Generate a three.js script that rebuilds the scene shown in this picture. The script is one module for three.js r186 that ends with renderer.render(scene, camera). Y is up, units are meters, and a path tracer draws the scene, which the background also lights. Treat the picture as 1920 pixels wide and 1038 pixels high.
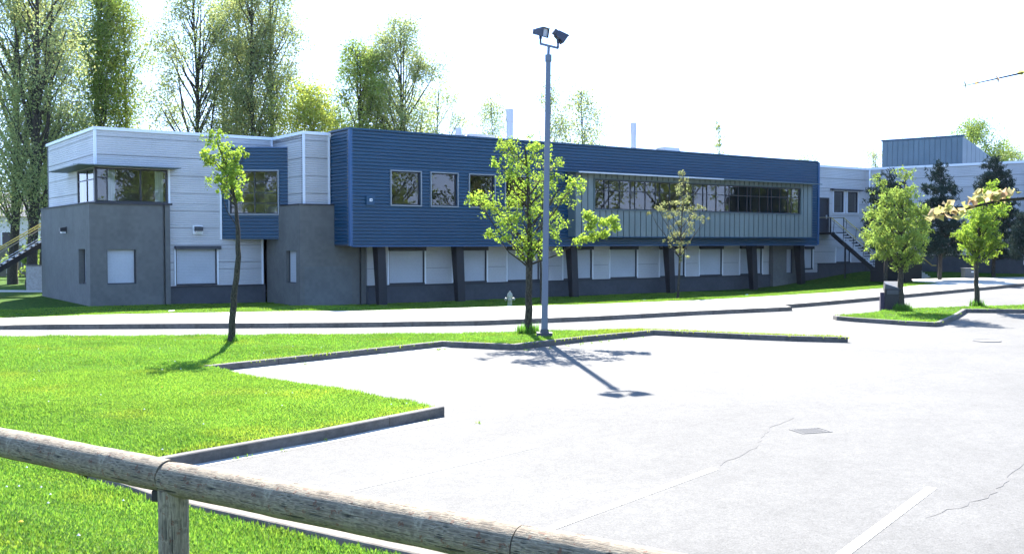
import * as THREE from 'three';
import { ImprovedNoise } from 'three/addons/math/ImprovedNoise.js';
import { mergeGeometries } from 'three/addons/utils/BufferGeometryUtils.js';

// ------------------------------------------------------------------ camera, sky, sun, exposure
const scene = new THREE.Scene();
const camera = new THREE.PerspectiveCamera(30.55, 1024 / 553, 0.1, 1500);
camera.position.set(0, 2.8, 0);
camera.rotation.set(-0.03472, 0, 0);
const renderer = new THREE.WebGLRenderer({ antialias: true });
renderer.setSize(1024, 553);
renderer.toneMapping = THREE.LinearToneMapping;
renderer.toneMappingExposure = 5.6;
renderer.shadowMap.enabled = true;
renderer.shadowMap.type = THREE.PCFSoftShadowMap;

const SKY = 0.36; // brightness of the sky, next to the sun below
const SUN_EL = THREE.MathUtils.degToRad(40.3);
const sunDir = new THREE.Vector3(-0.098 * Math.cos(SUN_EL), Math.sin(SUN_EL), -0.995 * Math.cos(SUN_EL)).normalize();
// clear sky after the CIE clear-sky luminance formula: paler and brighter towards the horizon and the sun, deeper blue away from both
{
  const w = 512, h = 256, data = new Float32Array(w * h * 4), d = new THREE.Vector3();
  for (let j = 0; j < h; j++) for (let i = 0; i < w; i++) {
    const lon = (i + 0.5) / w * Math.PI * 2 - Math.PI, lat = ((j + 0.5) / h - 0.5) * Math.PI, up = Math.max(0, Math.sin(lat));
    d.set(Math.cos(lat) * Math.cos(lon), Math.sin(lat), Math.cos(lat) * Math.sin(lon));
    const chi = Math.acos(Math.min(1, Math.max(-1, d.dot(sunDir)))), grad = 1 - 0.86 * Math.exp(-0.32 / Math.max(up, 0.02));
    const ring = 0.8 * (Math.exp(-3 * chi) - Math.exp(-1.5 * Math.PI)), L = (1 + ring + 0.4 * Math.cos(chi) ** 2) * grad * SKY;
    const white = Math.min(1, 0.6 * Math.exp(-up * 4.5) + 0.16 * ring), o = (j * w + i) * 4;
    data[o] = L * (0.5 + 0.48 * white); data[o + 1] = L * (0.95 + 0.07 * white); data[o + 2] = L * (1.95 - 0.88 * white); data[o + 3] = 1;
  }
  const t = new THREE.DataTexture(data, w, h, THREE.RGBAFormat, THREE.FloatType);
  t.mapping = THREE.EquirectangularReflectionMapping; t.magFilter = t.minFilter = THREE.LinearFilter; t.wrapS = THREE.RepeatWrapping; t.needsUpdate = true;
  scene.background = t; scene.environment = t;
}

const sun = new THREE.DirectionalLight(new THREE.Color(1, 0.95, 0.87), 4.8);
sun.position.copy(sunDir).multiplyScalar(160).add(new THREE.Vector3(0, 0, -40));
sun.target.position.set(0, 0, -40);
sun.castShadow = true;
sun.shadow.mapSize.set(4096, 4096);
Object.assign(sun.shadow.camera, { left: -75, right: 75, top: 75, bottom: -75, near: 1, far: 400 });
scene.add(sun, sun.target);

// ------------------------------------------------------------------ helpers
function rngOf(seed) { let a = seed | 0; return () => { a = (a + 0x6d2b79f5) | 0; let t = Math.imul(a ^ (a >>> 15), 1 | a); t = (t + Math.imul(t ^ (t >>> 7), 61 | t)) ^ t; return ((t ^ (t >>> 14)) >>> 0) / 4294967296; }; }
const perlin = new ImprovedNoise();
const noise = (x, y, z = 0) => perlin.noise(x + 37.3, y + 11.7, z + 5.1);
const clamp = (x, a, b) => Math.min(b, Math.max(a, x));
const lerp = (a, b, t) => a + (b - a) * t;
const smooth = (a, b, x) => { const t = clamp((x - a) / (b - a), 0, 1); return t * t * (3 - 2 * t); };
const V = (x, y, z) => new THREE.Vector3(x, y, z);
const lin = (r, g, b) => new THREE.Color().setRGB(r, g, b);

const used = new Map();
function numbered(name) { const n = used.get(name) ?? 0; used.set(name, n + 1); return n ? name + '_' + String(n).padStart(3, '0') : name; }
function finish(m) { m.castShadow = true; m.receiveShadow = true; return m; }
function obj(name, geo, mat, parent = scene) {
  const m = finish(new THREE.Mesh(geo, mat));
  m.name = parent === scene ? numbered(name) : name;
  parent.add(m);
  return m;
}
function tag(o, label, category, group) { o.userData.label = label; o.userData.category = category; if (group) o.userData.group = group; return o; }
function struct(o) { o.userData.kind = 'structure'; return o; }
function stuff(o) { o.userData.kind = 'stuff'; return o; }
function thing(name, label, category, pos = [0, 0, 0], turn = 0, group) {
  const g = new THREE.Group(); g.name = numbered(name); scene.add(g);
  g.position.set(...pos); g.rotation.y = turn;
  return tag(g, label, category, group);
}

// geometry builder: flat-shaded faces with uv in metres
class GB {
  constructor() { this.p = []; this.n = []; this.u = []; this.c = null; }
  tri(a, b, c, ua, ub, uc) {
    const e1 = b.clone().sub(a), e2 = c.clone().sub(a), n = e1.cross(e2).normalize();
    for (const v of [a, b, c]) { this.p.push(v.x, v.y, v.z); this.n.push(n.x, n.y, n.z); }
    if (ua) this.u.push(...ua, ...ub, ...uc);
    else for (const v of [a, b, c]) {
      const ax = Math.abs(n.x), ay = Math.abs(n.y), az = Math.abs(n.z);
      if (ay >= ax && ay >= az) this.u.push(v.x, v.z); else if (az >= ax) this.u.push(v.x, v.y); else this.u.push(v.z, v.y);
    }
  }
  quad(a, b, c, d) { this.tri(a, b, c); this.tri(a, c, d); return this; }
  box(x0, x1, y0, y1, z0, z1) {
    const q = (i, j, k) => V(i ? x1 : x0, j ? y1 : y0, k ? z1 : z0);
    this.quad(q(0, 0, 1), q(1, 0, 1), q(1, 1, 1), q(0, 1, 1)).quad(q(1, 0, 0), q(0, 0, 0), q(0, 1, 0), q(1, 1, 0));
    this.quad(q(1, 0, 1), q(1, 0, 0), q(1, 1, 0), q(1, 1, 1)).quad(q(0, 0, 0), q(0, 0, 1), q(0, 1, 1), q(0, 1, 0));
    this.quad(q(0, 1, 1), q(1, 1, 1), q(1, 1, 0), q(0, 1, 0)).quad(q(0, 0, 0), q(1, 0, 0), q(1, 0, 1), q(0, 0, 1));
    return this;
  }
  hex(b, t) { // bottom and top rings of 4, counter-clockwise seen from above
    for (let i = 0; i < 4; i++) { const j = (i + 1) % 4; this.quad(b[i], b[j], t[j], t[i]); }
    this.quad(t[0], t[1], t[2], t[3]).quad(b[3], b[2], b[1], b[0]); return this;
  }
  bar(a, b, w, h) { // a box beam from a to b
    const d = b.clone().sub(a).normalize(), s = Math.abs(d.y) > 0.98 ? V(1, 0, 0) : V(0, 1, 0).cross(d).normalize(), u = d.clone().cross(s).normalize();
    const c = (p, i, j) => p.clone().addScaledVector(s, i * w / 2).addScaledVector(u, j * h / 2);
    const A = [c(a, -1, -1), c(a, 1, -1), c(a, 1, 1), c(a, -1, 1)], B = [c(b, -1, -1), c(b, 1, -1), c(b, 1, 1), c(b, -1, 1)];
    for (let i = 0; i < 4; i++) { const j = (i + 1) % 4; this.quad(A[i], A[j], B[j], B[i]); }
    this.quad(A[3], A[2], A[1], A[0]).quad(B[0], B[1], B[2], B[3]); return this;
  }
  geo() {
    const g = new THREE.BufferGeometry();
    g.setAttribute('position', new THREE.Float32BufferAttribute(this.p, 3));
    g.setAttribute('normal', new THREE.Float32BufferAttribute(this.n, 3));
    g.setAttribute('uv', new THREE.Float32BufferAttribute(this.u, 2));
    return g;
  }
}
const boxGeo = (...a) => new GB().box(...a).geo();

// tapered tube through points [x,y,z,r], smooth normals, uv in metres; several tubes into one geometry
class TB {
  constructor() { this.p = []; this.n = []; this.u = []; this.i = []; }
  tube(pts, sides = 8, { rough = 0, freq = 3, cap = true } = {}) {
    let frame = null; const base0 = this.p.length / 3; let len = 0;
    for (let k = 0; k < pts.length; k++) {
      const a = pts[Math.max(0, k - 1)], b = pts[Math.min(pts.length - 1, k + 1)];
      const d = V(b[0] - a[0], b[1] - a[1], b[2] - a[2]).normalize();
      if (!frame) { const s = Math.abs(d.y) > 0.9 ? V(1, 0, 0) : V(0, 1, 0); frame = s.clone().cross(d).normalize(); }
      frame.addScaledVector(d, -frame.dot(d)).normalize();
      const w = d.clone().cross(frame);
      if (k) len += Math.hypot(pts[k][0] - pts[k - 1][0], pts[k][1] - pts[k - 1][1], pts[k][2] - pts[k - 1][2]);
      for (let j = 0; j <= sides; j++) {
        const t = j / sides * Math.PI * 2, c = Math.cos(t), s = Math.sin(t);
        const nx = frame.x * c + w.x * s, ny = frame.y * c + w.y * s, nz = frame.z * c + w.z * s;
        let r = pts[k][3];
        if (rough) r *= 1 + rough * noise(c * freq * 0.6 + pts[k][0] * 3, s * freq * 0.6 + len * 1.5, len * freq);
        this.p.push(pts[k][0] + nx * r, pts[k][1] + ny * r, pts[k][2] + nz * r);
        this.n.push(nx, ny, nz); this.u.push(t * Math.max(pts[0][3], 0.02), len);
      }
    }
    const S = sides + 1;
    for (let k = 0; k + 1 < pts.length; k++) for (let j = 0; j < sides; j++) {
      const a = base0 + k * S + j, b = a + 1, c = a + S, d = c + 1; this.i.push(a, b, d, a, d, c);
    }
    if (cap) for (const k of [0, pts.length - 1]) {
      const a = pts[k], o = pts[k ? k - 1 : 1], d = V(a[0] - o[0], a[1] - o[1], a[2] - o[2]).normalize(), ci = this.p.length / 3;
      this.p.push(a[0], a[1], a[2]); this.n.push(d.x, d.y, d.z); this.u.push(0, 0);
      for (let j = 0; j <= sides; j++) { const q = (base0 + k * S + j) * 3; this.p.push(this.p[q], this.p[q + 1], this.p[q + 2]); this.n.push(d.x, d.y, d.z); this.u.push(this.p[q], this.p[q + 1]); }
      for (let j = 0; j < sides; j++) k ? this.i.push(ci, ci + 1 + j, ci + 2 + j) : this.i.push(ci, ci + 2 + j, ci + 1 + j);
    }
    return this;
  }
  geo() {
    const g = new THREE.BufferGeometry();
    g.setAttribute('position', new THREE.Float32BufferAttribute(this.p, 3));
    g.setAttribute('normal', new THREE.Float32BufferAttribute(this.n, 3));
    g.setAttribute('uv', new THREE.Float32BufferAttribute(this.u, 2));
    g.setIndex(this.i);
    return g;
  }
}
const tubeGeo = (pts, sides, o) => new TB().tube(pts, sides, o).geo();

// ------------------------------------------------------------------ procedural textures
function tileNoise(size, cells, seed) { // tiling value noise, bicubic-ish
  const r = rngOf(seed), g = new Float32Array(cells * cells).map(() => r()), out = new Float32Array(size * size);
  for (let y = 0; y < size; y++) for (let x = 0; x < size; x++) {
    const fx = x / size * cells, fy = y / size * cells, ix = Math.floor(fx), iy = Math.floor(fy);
    let tx = fx - ix, ty = fy - iy; tx = tx * tx * (3 - 2 * tx); ty = ty * ty * (3 - 2 * ty);
    const a = g[(iy % cells) * cells + ix % cells], b = g[(iy % cells) * cells + (ix + 1) % cells], c = g[((iy + 1) % cells) * cells + ix % cells], d = g[((iy + 1) % cells) * cells + (ix + 1) % cells];
    out[y * size + x] = a + (b - a) * tx + (c - a) * ty + (a - b - c + d) * tx * ty;
  }
  return out;
}
function texOf(size, fn, metres, srgb = true) { // fn(i, x, y) -> [r,g,b] 0..1
  const data = new Uint8Array(size * size * 4);
  for (let y = 0, i = 0; y < size; y++) for (let x = 0; x < size; x++, i++) {
    const c = fn(i, x, y); data[i * 4] = clamp(c[0], 0, 1) * 255; data[i * 4 + 1] = clamp(c[1], 0, 1) * 255; data[i * 4 + 2] = clamp(c[2], 0, 1) * 255; data[i * 4 + 3] = 255;
  }
  const t = new THREE.DataTexture(data, size, size);
  t.wrapS = t.wrapT = THREE.RepeatWrapping; t.magFilter = THREE.LinearFilter; t.minFilter = THREE.LinearMipmapLinearFilter; t.generateMipmaps = true;
  t.repeat.set(1 / metres, 1 / metres);
  if (srgb) t.colorSpace = THREE.SRGBColorSpace;
  t.needsUpdate = true;
  return t;
}
const nA = tileNoise(1024, 8, 1), nB = tileNoise(1024, 32, 2), nC = tileNoise(1024, 128, 3), nD = tileNoise(1024, 420, 4), nE = tileNoise(1024, 700, 5);
const g3 = (v) => [v, v, v];
const asphaltMap = texOf(1024, (i) => { const s = nE[i]; let v = 0.81 + (nD[i] - 0.5) * 0.12 + (s - 0.5) * 0.16 + (nC[i] - 0.5) * 0.07 + (nB[i] - 0.5) * 0.05; if (s > 0.9) v += 0.08; if (nD[i] < 0.1) v -= 0.1; return [v, v, v * 0.99]; }, 5);
const asphaltBump = texOf(1024, (i) => g3(0.5 + (nE[i] - 0.5) * 0.8), 5, false);
const concreteMap = texOf(1024, (i) => { const v = 0.86 + (nB[i] - 0.5) * 0.1 + (nC[i] - 0.5) * 0.08 + (nE[i] - 0.5) * 0.1; return [v, v * 0.995, v * 0.98]; }, 3);
const kerbMap = texOf(1024, (i) => { let v = 0.8 + (nA[i] - 0.5) * 0.16 + (nB[i] - 0.5) * 0.12 + (nC[i] - 0.5) * 0.1 + (nE[i] - 0.5) * 0.1; return [v, v * 0.99, v * 0.97]; }, 3);
const turfMap = texOf(1024, (i) => { const v = 0.7 + (nC[i] - 0.5) * 0.4 + (nD[i] - 0.5) * 0.35 + (nB[i] - 0.5) * 0.2; return [v * (0.95 + (nB[i] - 0.5) * 0.3), v, v * 0.9]; }, 4);
const stuccoMap = texOf(1024, (i) => { const v = 0.88 + (nA[i] - 0.5) * 0.08 + (nB[i] - 0.5) * 0.07 + (nD[i] - 0.5) * 0.05; return [v, v, v]; }, 5);
const metalMap = texOf(1024, (i) => { const v = 0.9 + (nA[i] - 0.5) * 0.07 + (nC[i] - 0.5) * 0.04; return [v, v, v * 1.005]; }, 6);
const barkMap = texOf(1024, (i, x, y) => { const k = (y >> 3) % 1024 * 1024 + (x * 3) % 1024; const v = 0.62 + (nC[k] - 0.5) * 0.7 + (nB[i] - 0.5) * 0.4 + (nE[i] - 0.5) * 0.2; return [v, v * 0.97, v * 0.9]; }, 1);
const barkBump = texOf(1024, (i, x, y) => { const k = (y >> 3) % 1024 * 1024 + (x * 3) % 1024; return g3(nC[k] * 0.8 + nE[i] * 0.2); }, 1, false);

// weathered round timber: u runs round the log, v along it (both in metres)
const logLine = (x, y) => nC[((y >> 5) % 1024) * 1024 + (x * 5) % 1024];
const logPaint = (i, x, y) => {
  const streak = logLine(x, y), fine = nD[((y >> 3) % 1024) * 1024 + (x * 2) % 1024], patch = nA[i], p2 = nB[i];
  let v = 0.66 + (streak - 0.5) * 0.34 + (fine - 0.5) * 0.22 + (p2 - 0.5) * 0.22;
  let c = [v, v * 0.955, v * 0.87];
  const lich = smooth(0.52, 0.72, patch + (p2 - 0.5) * 0.7 + (nC[i] - 0.5) * 0.4);
  c = [lerp(c[0], 0.86, lich * 0.3), lerp(c[1], 0.87, lich * 0.3), lerp(c[2], 0.8, lich * 0.3)];
  const dark = smooth(0.62, 0.95, p2 + (streak - 0.5) * 0.9);
  c = c.map((q) => q * (1 - 0.3 * dark));
  const crack = smooth(0.8, 0.9, streak + (p2 - 0.5) * 0.25);
  c = c.map((q) => q * (1 - 0.72 * crack));
  const red = smooth(0.78, 0.84, nB[(i + 300 * 1024 + 77) % (1024 * 1024)]) * smooth(0.45, 0.6, nC[i]);
  return [lerp(c[0], 0.5, red * 0.45), lerp(c[1], 0.27, red * 0.45), lerp(c[2], 0.19, red * 0.45)];
};
const logMap = texOf(1024, logPaint, 0.9);
const logBump = texOf(1024, (i, x, y) => { const s = logLine(x, y); return g3(0.7 + (nD[((y >> 3) % 1024) * 1024 + (x * 2) % 1024] - 0.5) * 0.3 - smooth(0.8, 0.9, s + (nB[i] - 0.5) * 0.25) * 0.6); }, 0.9, false);

// ------------------------------------------------------------------ materials
const std = (color, roughness, extra = {}) => new THREE.MeshStandardMaterial({ color, roughness, ...extra });
const M = {
  asphalt: std(lin(0.142, 0.138, 0.133), 0.95, { map: asphaltMap, bumpMap: asphaltBump, bumpScale: 0.004, vertexColors: true }),
  paint: std(lin(0.72, 0.72, 0.7), 0.75, { map: concreteMap }),
  concrete: std(lin(0.5, 0.49, 0.46), 0.9, { map: concreteMap }),
  kerb: std(lin(0.155, 0.148, 0.14), 0.95, { map: kerbMap }),
  kerbBrown: std(lin(0.24, 0.21, 0.18), 0.95, { map: kerbMap }),
  turf: new THREE.MeshPhysicalMaterial({ color: lin(0.08, 0.17, 0.018), roughness: 1, specularIntensity: 0.1, map: turfMap, vertexColors: true }),
  earth: new THREE.MeshPhysicalMaterial({ color: lin(0.08, 0.13, 0.03), roughness: 1, specularIntensity: 0.1, map: turfMap }),
  gravel: std(lin(0.34, 0.3, 0.26), 1, { map: asphaltMap }),
  silver: std(lin(0.62, 0.62, 0.62), 0.5, { map: metalMap, metalness: 0.15 }),
  silverTrim: std(lin(0.74, 0.77, 0.82), 0.45, { metalness: 0.1 }),
  blue: std(lin(0.004, 0.064, 0.14), 0.45, { map: metalMap }),
  blueTrim: std(lin(0.022, 0.085, 0.2), 0.4),
  teal: std(lin(0.19, 0.235, 0.225), 0.5, { map: metalMap }),
  tealSeam: std(lin(0.09, 0.13, 0.135), 0.5),
  slate: std(lin(0.105, 0.185, 0.24), 0.5, { map: metalMap }),
  grey: std(lin(0.165, 0.166, 0.155), 0.85, { map: stuccoMap }),
  greyPatch: std(lin(0.165, 0.175, 0.172), 0.85, { map: stuccoMap }),
  greyDark: std(lin(0.078, 0.083, 0.095), 0.8, { map: stuccoMap }),
  column: std(lin(0.012, 0.012, 0.018), 0.55, { map: stuccoMap }),
  core: std(lin(0.2, 0.2, 0.2), 0.9),
  inside: std(lin(0.12, 0.115, 0.11), 0.9),
  darkFrame: std(lin(0.018, 0.02, 0.028), 0.45),
  paleFrame: std(lin(0.24, 0.27, 0.3), 0.4, { metalness: 0.3 }),
  whiteTrim: std(lin(0.76, 0.78, 0.8), 0.5),
  shutter: std(lin(0.56, 0.59, 0.62), 0.55, { map: metalMap }),
  black: std(lin(0.012, 0.012, 0.014), 0.6),
  tread: std(lin(0.5, 0.5, 0.5), 0.55, { metalness: 0.2 }),
  yellow: std(lin(0.5, 0.38, 0.07), 0.45),
  rail: std(lin(0.3, 0.26, 0.16), 0.45),
  galv: std(lin(0.5, 0.52, 0.55), 0.45, { metalness: 0.4 }),
  pole: std(lin(0.12, 0.145, 0.19), 0.4, { metalness: 0.1 }),
  lamp: std(lin(0.03, 0.032, 0.055), 0.4),
  lens: new THREE.MeshPhysicalMaterial({ color: lin(0.85, 0.87, 0.88), roughness: 0.12, transmission: 0.35, thickness: 0, metalness: 0 }),
  glass: new THREE.MeshPhysicalMaterial({ color: lin(0.8, 0.86, 0.86), roughness: 0.01, transmission: 1, thickness: 0, ior: 1.85, specularIntensity: 1 }),
  curtain: new THREE.MeshPhysicalMaterial({ color: lin(0.55, 0.6, 0.52), roughness: 1, transmission: 0.3, thickness: 0 }),
  log: std(lin(0.53, 0.465, 0.39), 0.9, { map: logMap, bumpMap: logBump, bumpScale: 0.006 }),
  logEnd: std(lin(0.24, 0.2, 0.15), 0.95, { map: barkMap }),
  bark: std(lin(0.14, 0.125, 0.1), 0.95, { map: barkMap, bumpMap: barkBump, bumpScale: 0.012 }),
  barkDark: std(lin(0.1, 0.09, 0.075), 0.95, { map: barkMap }),
  hydrant: std(lin(0.22, 0.25, 0.17), 0.5),
  hydrantCap: std(lin(0.18, 0.21, 0.17), 0.5),
  binBody: std(lin(0.014, 0.013, 0.016), 0.6),
  binTop: std(lin(0.05, 0.052, 0.06), 0.5),
  binBox: std(lin(0.03, 0.022, 0.05), 0.6),
  utility: std(lin(0.1, 0.115, 0.12), 0.6),
  iron: std(lin(0.115, 0.112, 0.108), 0.95),
  crack: std(lin(0.1, 0.097, 0.093), 1),
  paper: std(lin(0.8, 0.8, 0.78), 0.9),
  house: std(lin(0.62, 0.62, 0.6), 0.9),
  roofing: std(lin(0.18, 0.17, 0.17), 0.9),
  fence: std(lin(0.16, 0.14, 0.11), 0.9),
};
const leafMat = (r, g, b, t = 0.5) => new THREE.MeshPhysicalMaterial({ color: lin(r, g, b), roughness: 1, specularIntensity: 0.25, transmission: t, thickness: 0, vertexColors: true, side: THREE.DoubleSide });
M.leafBright = leafMat(0.21, 0.34, 0.04, 0.55);
M.leafMid = leafMat(0.2, 0.31, 0.06);
M.leafPoplar = leafMat(0.27, 0.36, 0.14, 0.55);
M.leafYellow = leafMat(0.28, 0.37, 0.06);
M.leafOlive = leafMat(0.2, 0.245, 0.1);
M.leafNeedle = leafMat(0.028, 0.05, 0.04, 0.12);
M.leafPink = leafMat(0.42, 0.38, 0.16, 0.5);
M.blade = leafMat(0.145, 0.29, 0.032, 0.5);

// ------------------------------------------------------------------ terrain heights
const facS = (x, z) => (x + 7.587) * 0.81412 - (z + 47.6) * 0.5807;
const facO = (x, z) => (x + 7.587) * 0.5807 + (z + 47.6) * 0.81412;
const roadY = (x, z) => 0.45 * clamp((x - 11) / 18, 0, 1.4) * smooth(36, 48, -z);
const bermT = (x, z) => 7.09 - (x * 0.558 - z * 0.83);
const lawnY = (x, z) => roadY(x, z) + 0.118 + 0.95 * smooth(0.6, 4.8, bermT(x, z)) + 0.018 * noise(x * 0.35, z * 0.35) * smooth(0.3, 2, bermT(x, z) + 40);
const walkLift = (x) => 0.15 * smooth(-20, -15, x) + 0.006;
const wallBaseY = (s) => s < 0 ? lerp(-0.14, -0.27, smooth(-10, 0, s)) : lerp(-0.27, 0.75, smooth(28, 44, s));
const yardY = (x, z) => { const s = facS(x, z), o = facO(x, z), o0 = lerp(-5.5, 0, smooth(-4, 0, s)); return lerp(wallBaseY(s), roadY(x, z) + walkLift(x) - 0.012, smooth(o0 + 4.5, o0 + 10, o)); };

function clipCell(poly, x0, x1, z0, z1) {
  let p = poly;
  for (const [ax, lim, sg] of [[0, x0, 1], [0, x1, -1], [1, z0, 1], [1, z1, -1]]) {
    const out = [];
    for (let i = 0; i < p.length; i++) {
      const a = p[i], b = p[(i + 1) % p.length], da = (a[ax] - lim) * sg, db = (b[ax] - lim) * sg;
      if (da >= 0) out.push(a);
      if ((da >= 0) !== (db >= 0)) { const t = da / (da - db); out.push([a[0] + (b[0] - a[0]) * t, a[1] + (b[1] - a[1]) * t]); }
    }
    p = out; if (p.length < 3) return null;
  }
  return p;
}
function inside(poly, x, z) { let c = false; for (let i = 0, j = poly.length - 1; i < poly.length; j = i++) { const [xi, zi] = poly[i], [xj, zj] = poly[j]; if ((zi > z) !== (zj > z) && x < (xj - xi) * (z - zi) / (zj - zi) + xi) c = !c; } return c; }
function sheet(name, poly, cell, yf, mat, tone) {
  const P = [], N = [], U = [], C = [];
  const put = (x, z) => {
    P.push(x, yf(x, z), z); const e = 0.05, n = V(yf(x - e, z) - yf(x + e, z), 2 * e, yf(x, z - e) - yf(x, z + e)).normalize(); N.push(n.x, n.y, n.z); U.push(x, z);
    if (tone) C.push(...tone(x, z));
  };
  let ring = poly.filter((p, i) => { const q = poly[(i + 1) % poly.length]; return Math.hypot(p[0] - q[0], p[1] - q[1]) > 1e-4; }).map((p) => new THREE.Vector2(p[0], p[1]));
  if (THREE.ShapeUtils.area(ring) < 0) ring = ring.reverse();
  for (const f of THREE.ShapeUtils.triangulateShape(ring, [])) { // whole polygon into triangles, each cut along the grid
    const tri = f.map((k) => [ring[k].x, ring[k].y]), tx = tri.map((q) => q[0]), tz = tri.map((q) => q[1]);
    for (let x = Math.floor(Math.min(...tx) / cell) * cell; x < Math.max(...tx); x += cell) for (let z = Math.floor(Math.min(...tz) / cell) * cell; z < Math.max(...tz); z += cell) {
      const q = clipCell(tri, x, x + cell, z, z + cell); if (!q) continue;
      for (let k = 1; k + 1 < q.length; k++) { // fan; counter-clockwise in (x, z) looks down, so flip
        if (Math.abs((q[k][0] - q[0][0]) * (q[k + 1][1] - q[0][1]) - (q[k][1] - q[0][1]) * (q[k + 1][0] - q[0][0])) < 1e-7) continue;
        put(...q[0]); put(...q[k + 1]); put(...q[k]);
      }
    }
  }
  const g = new THREE.BufferGeometry();
  g.setAttribute('position', new THREE.Float32BufferAttribute(P, 3)); g.setAttribute('normal', new THREE.Float32BufferAttribute(N, 3)); g.setAttribute('uv', new THREE.Float32BufferAttribute(U, 2));
  if (tone) g.setAttribute('color', new THREE.Float32BufferAttribute(C, 3));
  return struct(obj(name, g, mat));
}

// ------------------------------------------------------------------ ground sheets
const LINE = {
  kerbA: [[-1.21, -16.34], [-2.73, -14.34], [-4.18, -12.68], [-4.95, -11.72]],
  kerbB: [[-4.95, -11.72], [-3.65, -10.5], [-0.85, -8.62], [6.1, -3.95], [16, 2.7]],
  notch: [[-6.52, -21.6], [-5.25, -20.16], [-3.15, -18.4], [-1.5, -16.72], [-1.21, -16.34]],
  kerb2: [[9.34, -28.08], [8.1, -28.42], [6.74, -29.01], [4.24, -30.34], [2.1, -28.39], [0.07, -26.14], [-1.85, -26.94], [-4.11, -24.34], [-6.52, -21.6]],
  kerb1: [[-20, -32.4], [-14.78, -32.5], [-11.41, -32.78], [-5.6, -33.19], [-1.08, -34.05], [2.65, -35.89], [6.95, -38.78], [11.25, -41.16]],
  kerb1b: [[11.39, -42.6], [12.31, -43.23], [18.59, -47.66], [27.6, -54.58], [36.94, -61.54], [60, -79]],
  roadEdge: [[-60, -25.5], [-17.12, -27.97], [-14.41, -28.44], [-10.78, -28.77], [-5.53, -29.1], [-2.01, -29.27], [0.64, -30.14], [3.91, -30.85], [5.31, -30.3], [8.2, -28.95], [9.34, -28.4]],
  yardEdge: [[-60, -43], [-25.31, -38.1], [-18.58, -36.7], [-16.29, -36.3], [-13.16, -37.25], [-9.31, -38.39], [-5.34, -38.99], [0, -41.57], [2.92, -42.63], [8.2, -45.74], [11.2, -48.0], [15.68, -50.3], [20.69, -53.8], [24.0, -56.8]],
  island: [[22.06, -38.39], [19.81, -39.13], [17.73, -39.47], [15.9, -36.3], [14.2, -33.5], [13.9, -33.3], [13.21, -33.83], [11.95, -35.41], [11.6, -36.1], [11.63, -36.6]],
  islandBack: [[11.63, -36.6], [15.33, -39.95], [18.76, -41.1], [20.68, -41.3], [26, -41.6]],
};
{ // terrain to the horizon, under everything
  const ax = (a) => a.flatMap(([from, to, step]) => { const r = []; for (let v = from; v < to - 1e-6; v += step) r.push(v); return r; });
  const xs = [...ax([[-700, -100, 100], [-100, -60, 10], [-60, 60, 2.5], [60, 100, 10], [100, 701, 100]])], zs = [...ax([[-900, -120, 78], [-120, -90, 6], [-90, 16, 2], [16, 60, 11], [60, 461, 100]])];
  const P = [], U = [], I = [];
  for (const z of zs) for (const x of xs) { P.push(x, Math.min(roadY(x, z), yardY(x, z)) - 0.1 - (Math.abs(x) > 60 || z < -95 || z > 20 ? 0.05 : 0), z); U.push(x, z); }
  for (let j = 0; j + 1 < zs.length; j++) for (let i = 0; i + 1 < xs.length; i++) { const a = j * xs.length + i, b = a + 1, c = a + xs.length, d = c + 1; I.push(a, c, b, b, c, d); }
  const g = new THREE.BufferGeometry(); g.setAttribute('position', new THREE.Float32BufferAttribute(P, 3)); g.setAttribute('uv', new THREE.Float32BufferAttribute(U, 2)); g.setIndex(I); g.computeVertexNormals();
  struct(obj('ground', g, M.earth));
}
const patchTone = (x, z) => { // old asphalt: worn and oily patches, a long sealed crack
  let v = 0.94 + 0.2 * noise(x * 0.2, z * 0.2) + 0.14 * noise(x * 0.9, z * 0.9, 3) + 0.05 * noise(x * 3, z * 3, 7);
  return [v, v, v * 0.995];
};
const asphaltPoly = [[-60, 14], [90, 14], [90, -101], [60, -79], ...LINE.kerb1b.slice(0, -1).reverse(), [11.3, -41.2], ...LINE.kerb1.slice(0, -1).reverse(), [-60, -32.4]];
sheet('parking_lot', asphaltPoly, 0.75, roadY, M.asphalt, patchTone);
const nearKerb = (x, z) => { let m = 9; for (const L of [LINE.kerbA, LINE.kerb2]) for (let i = 0; i + 1 < L.length; i++) { const [ax, az] = L[i], [bx, bz] = L[i + 1], dx = bx - ax, dz = bz - az, t = clamp(((x - ax) * dx + (z - az) * dz) / (dx * dx + dz * dz), 0, 1); m = Math.min(m, Math.hypot(x - ax - dx * t, z - az - dz * t)); } return m; };
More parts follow.
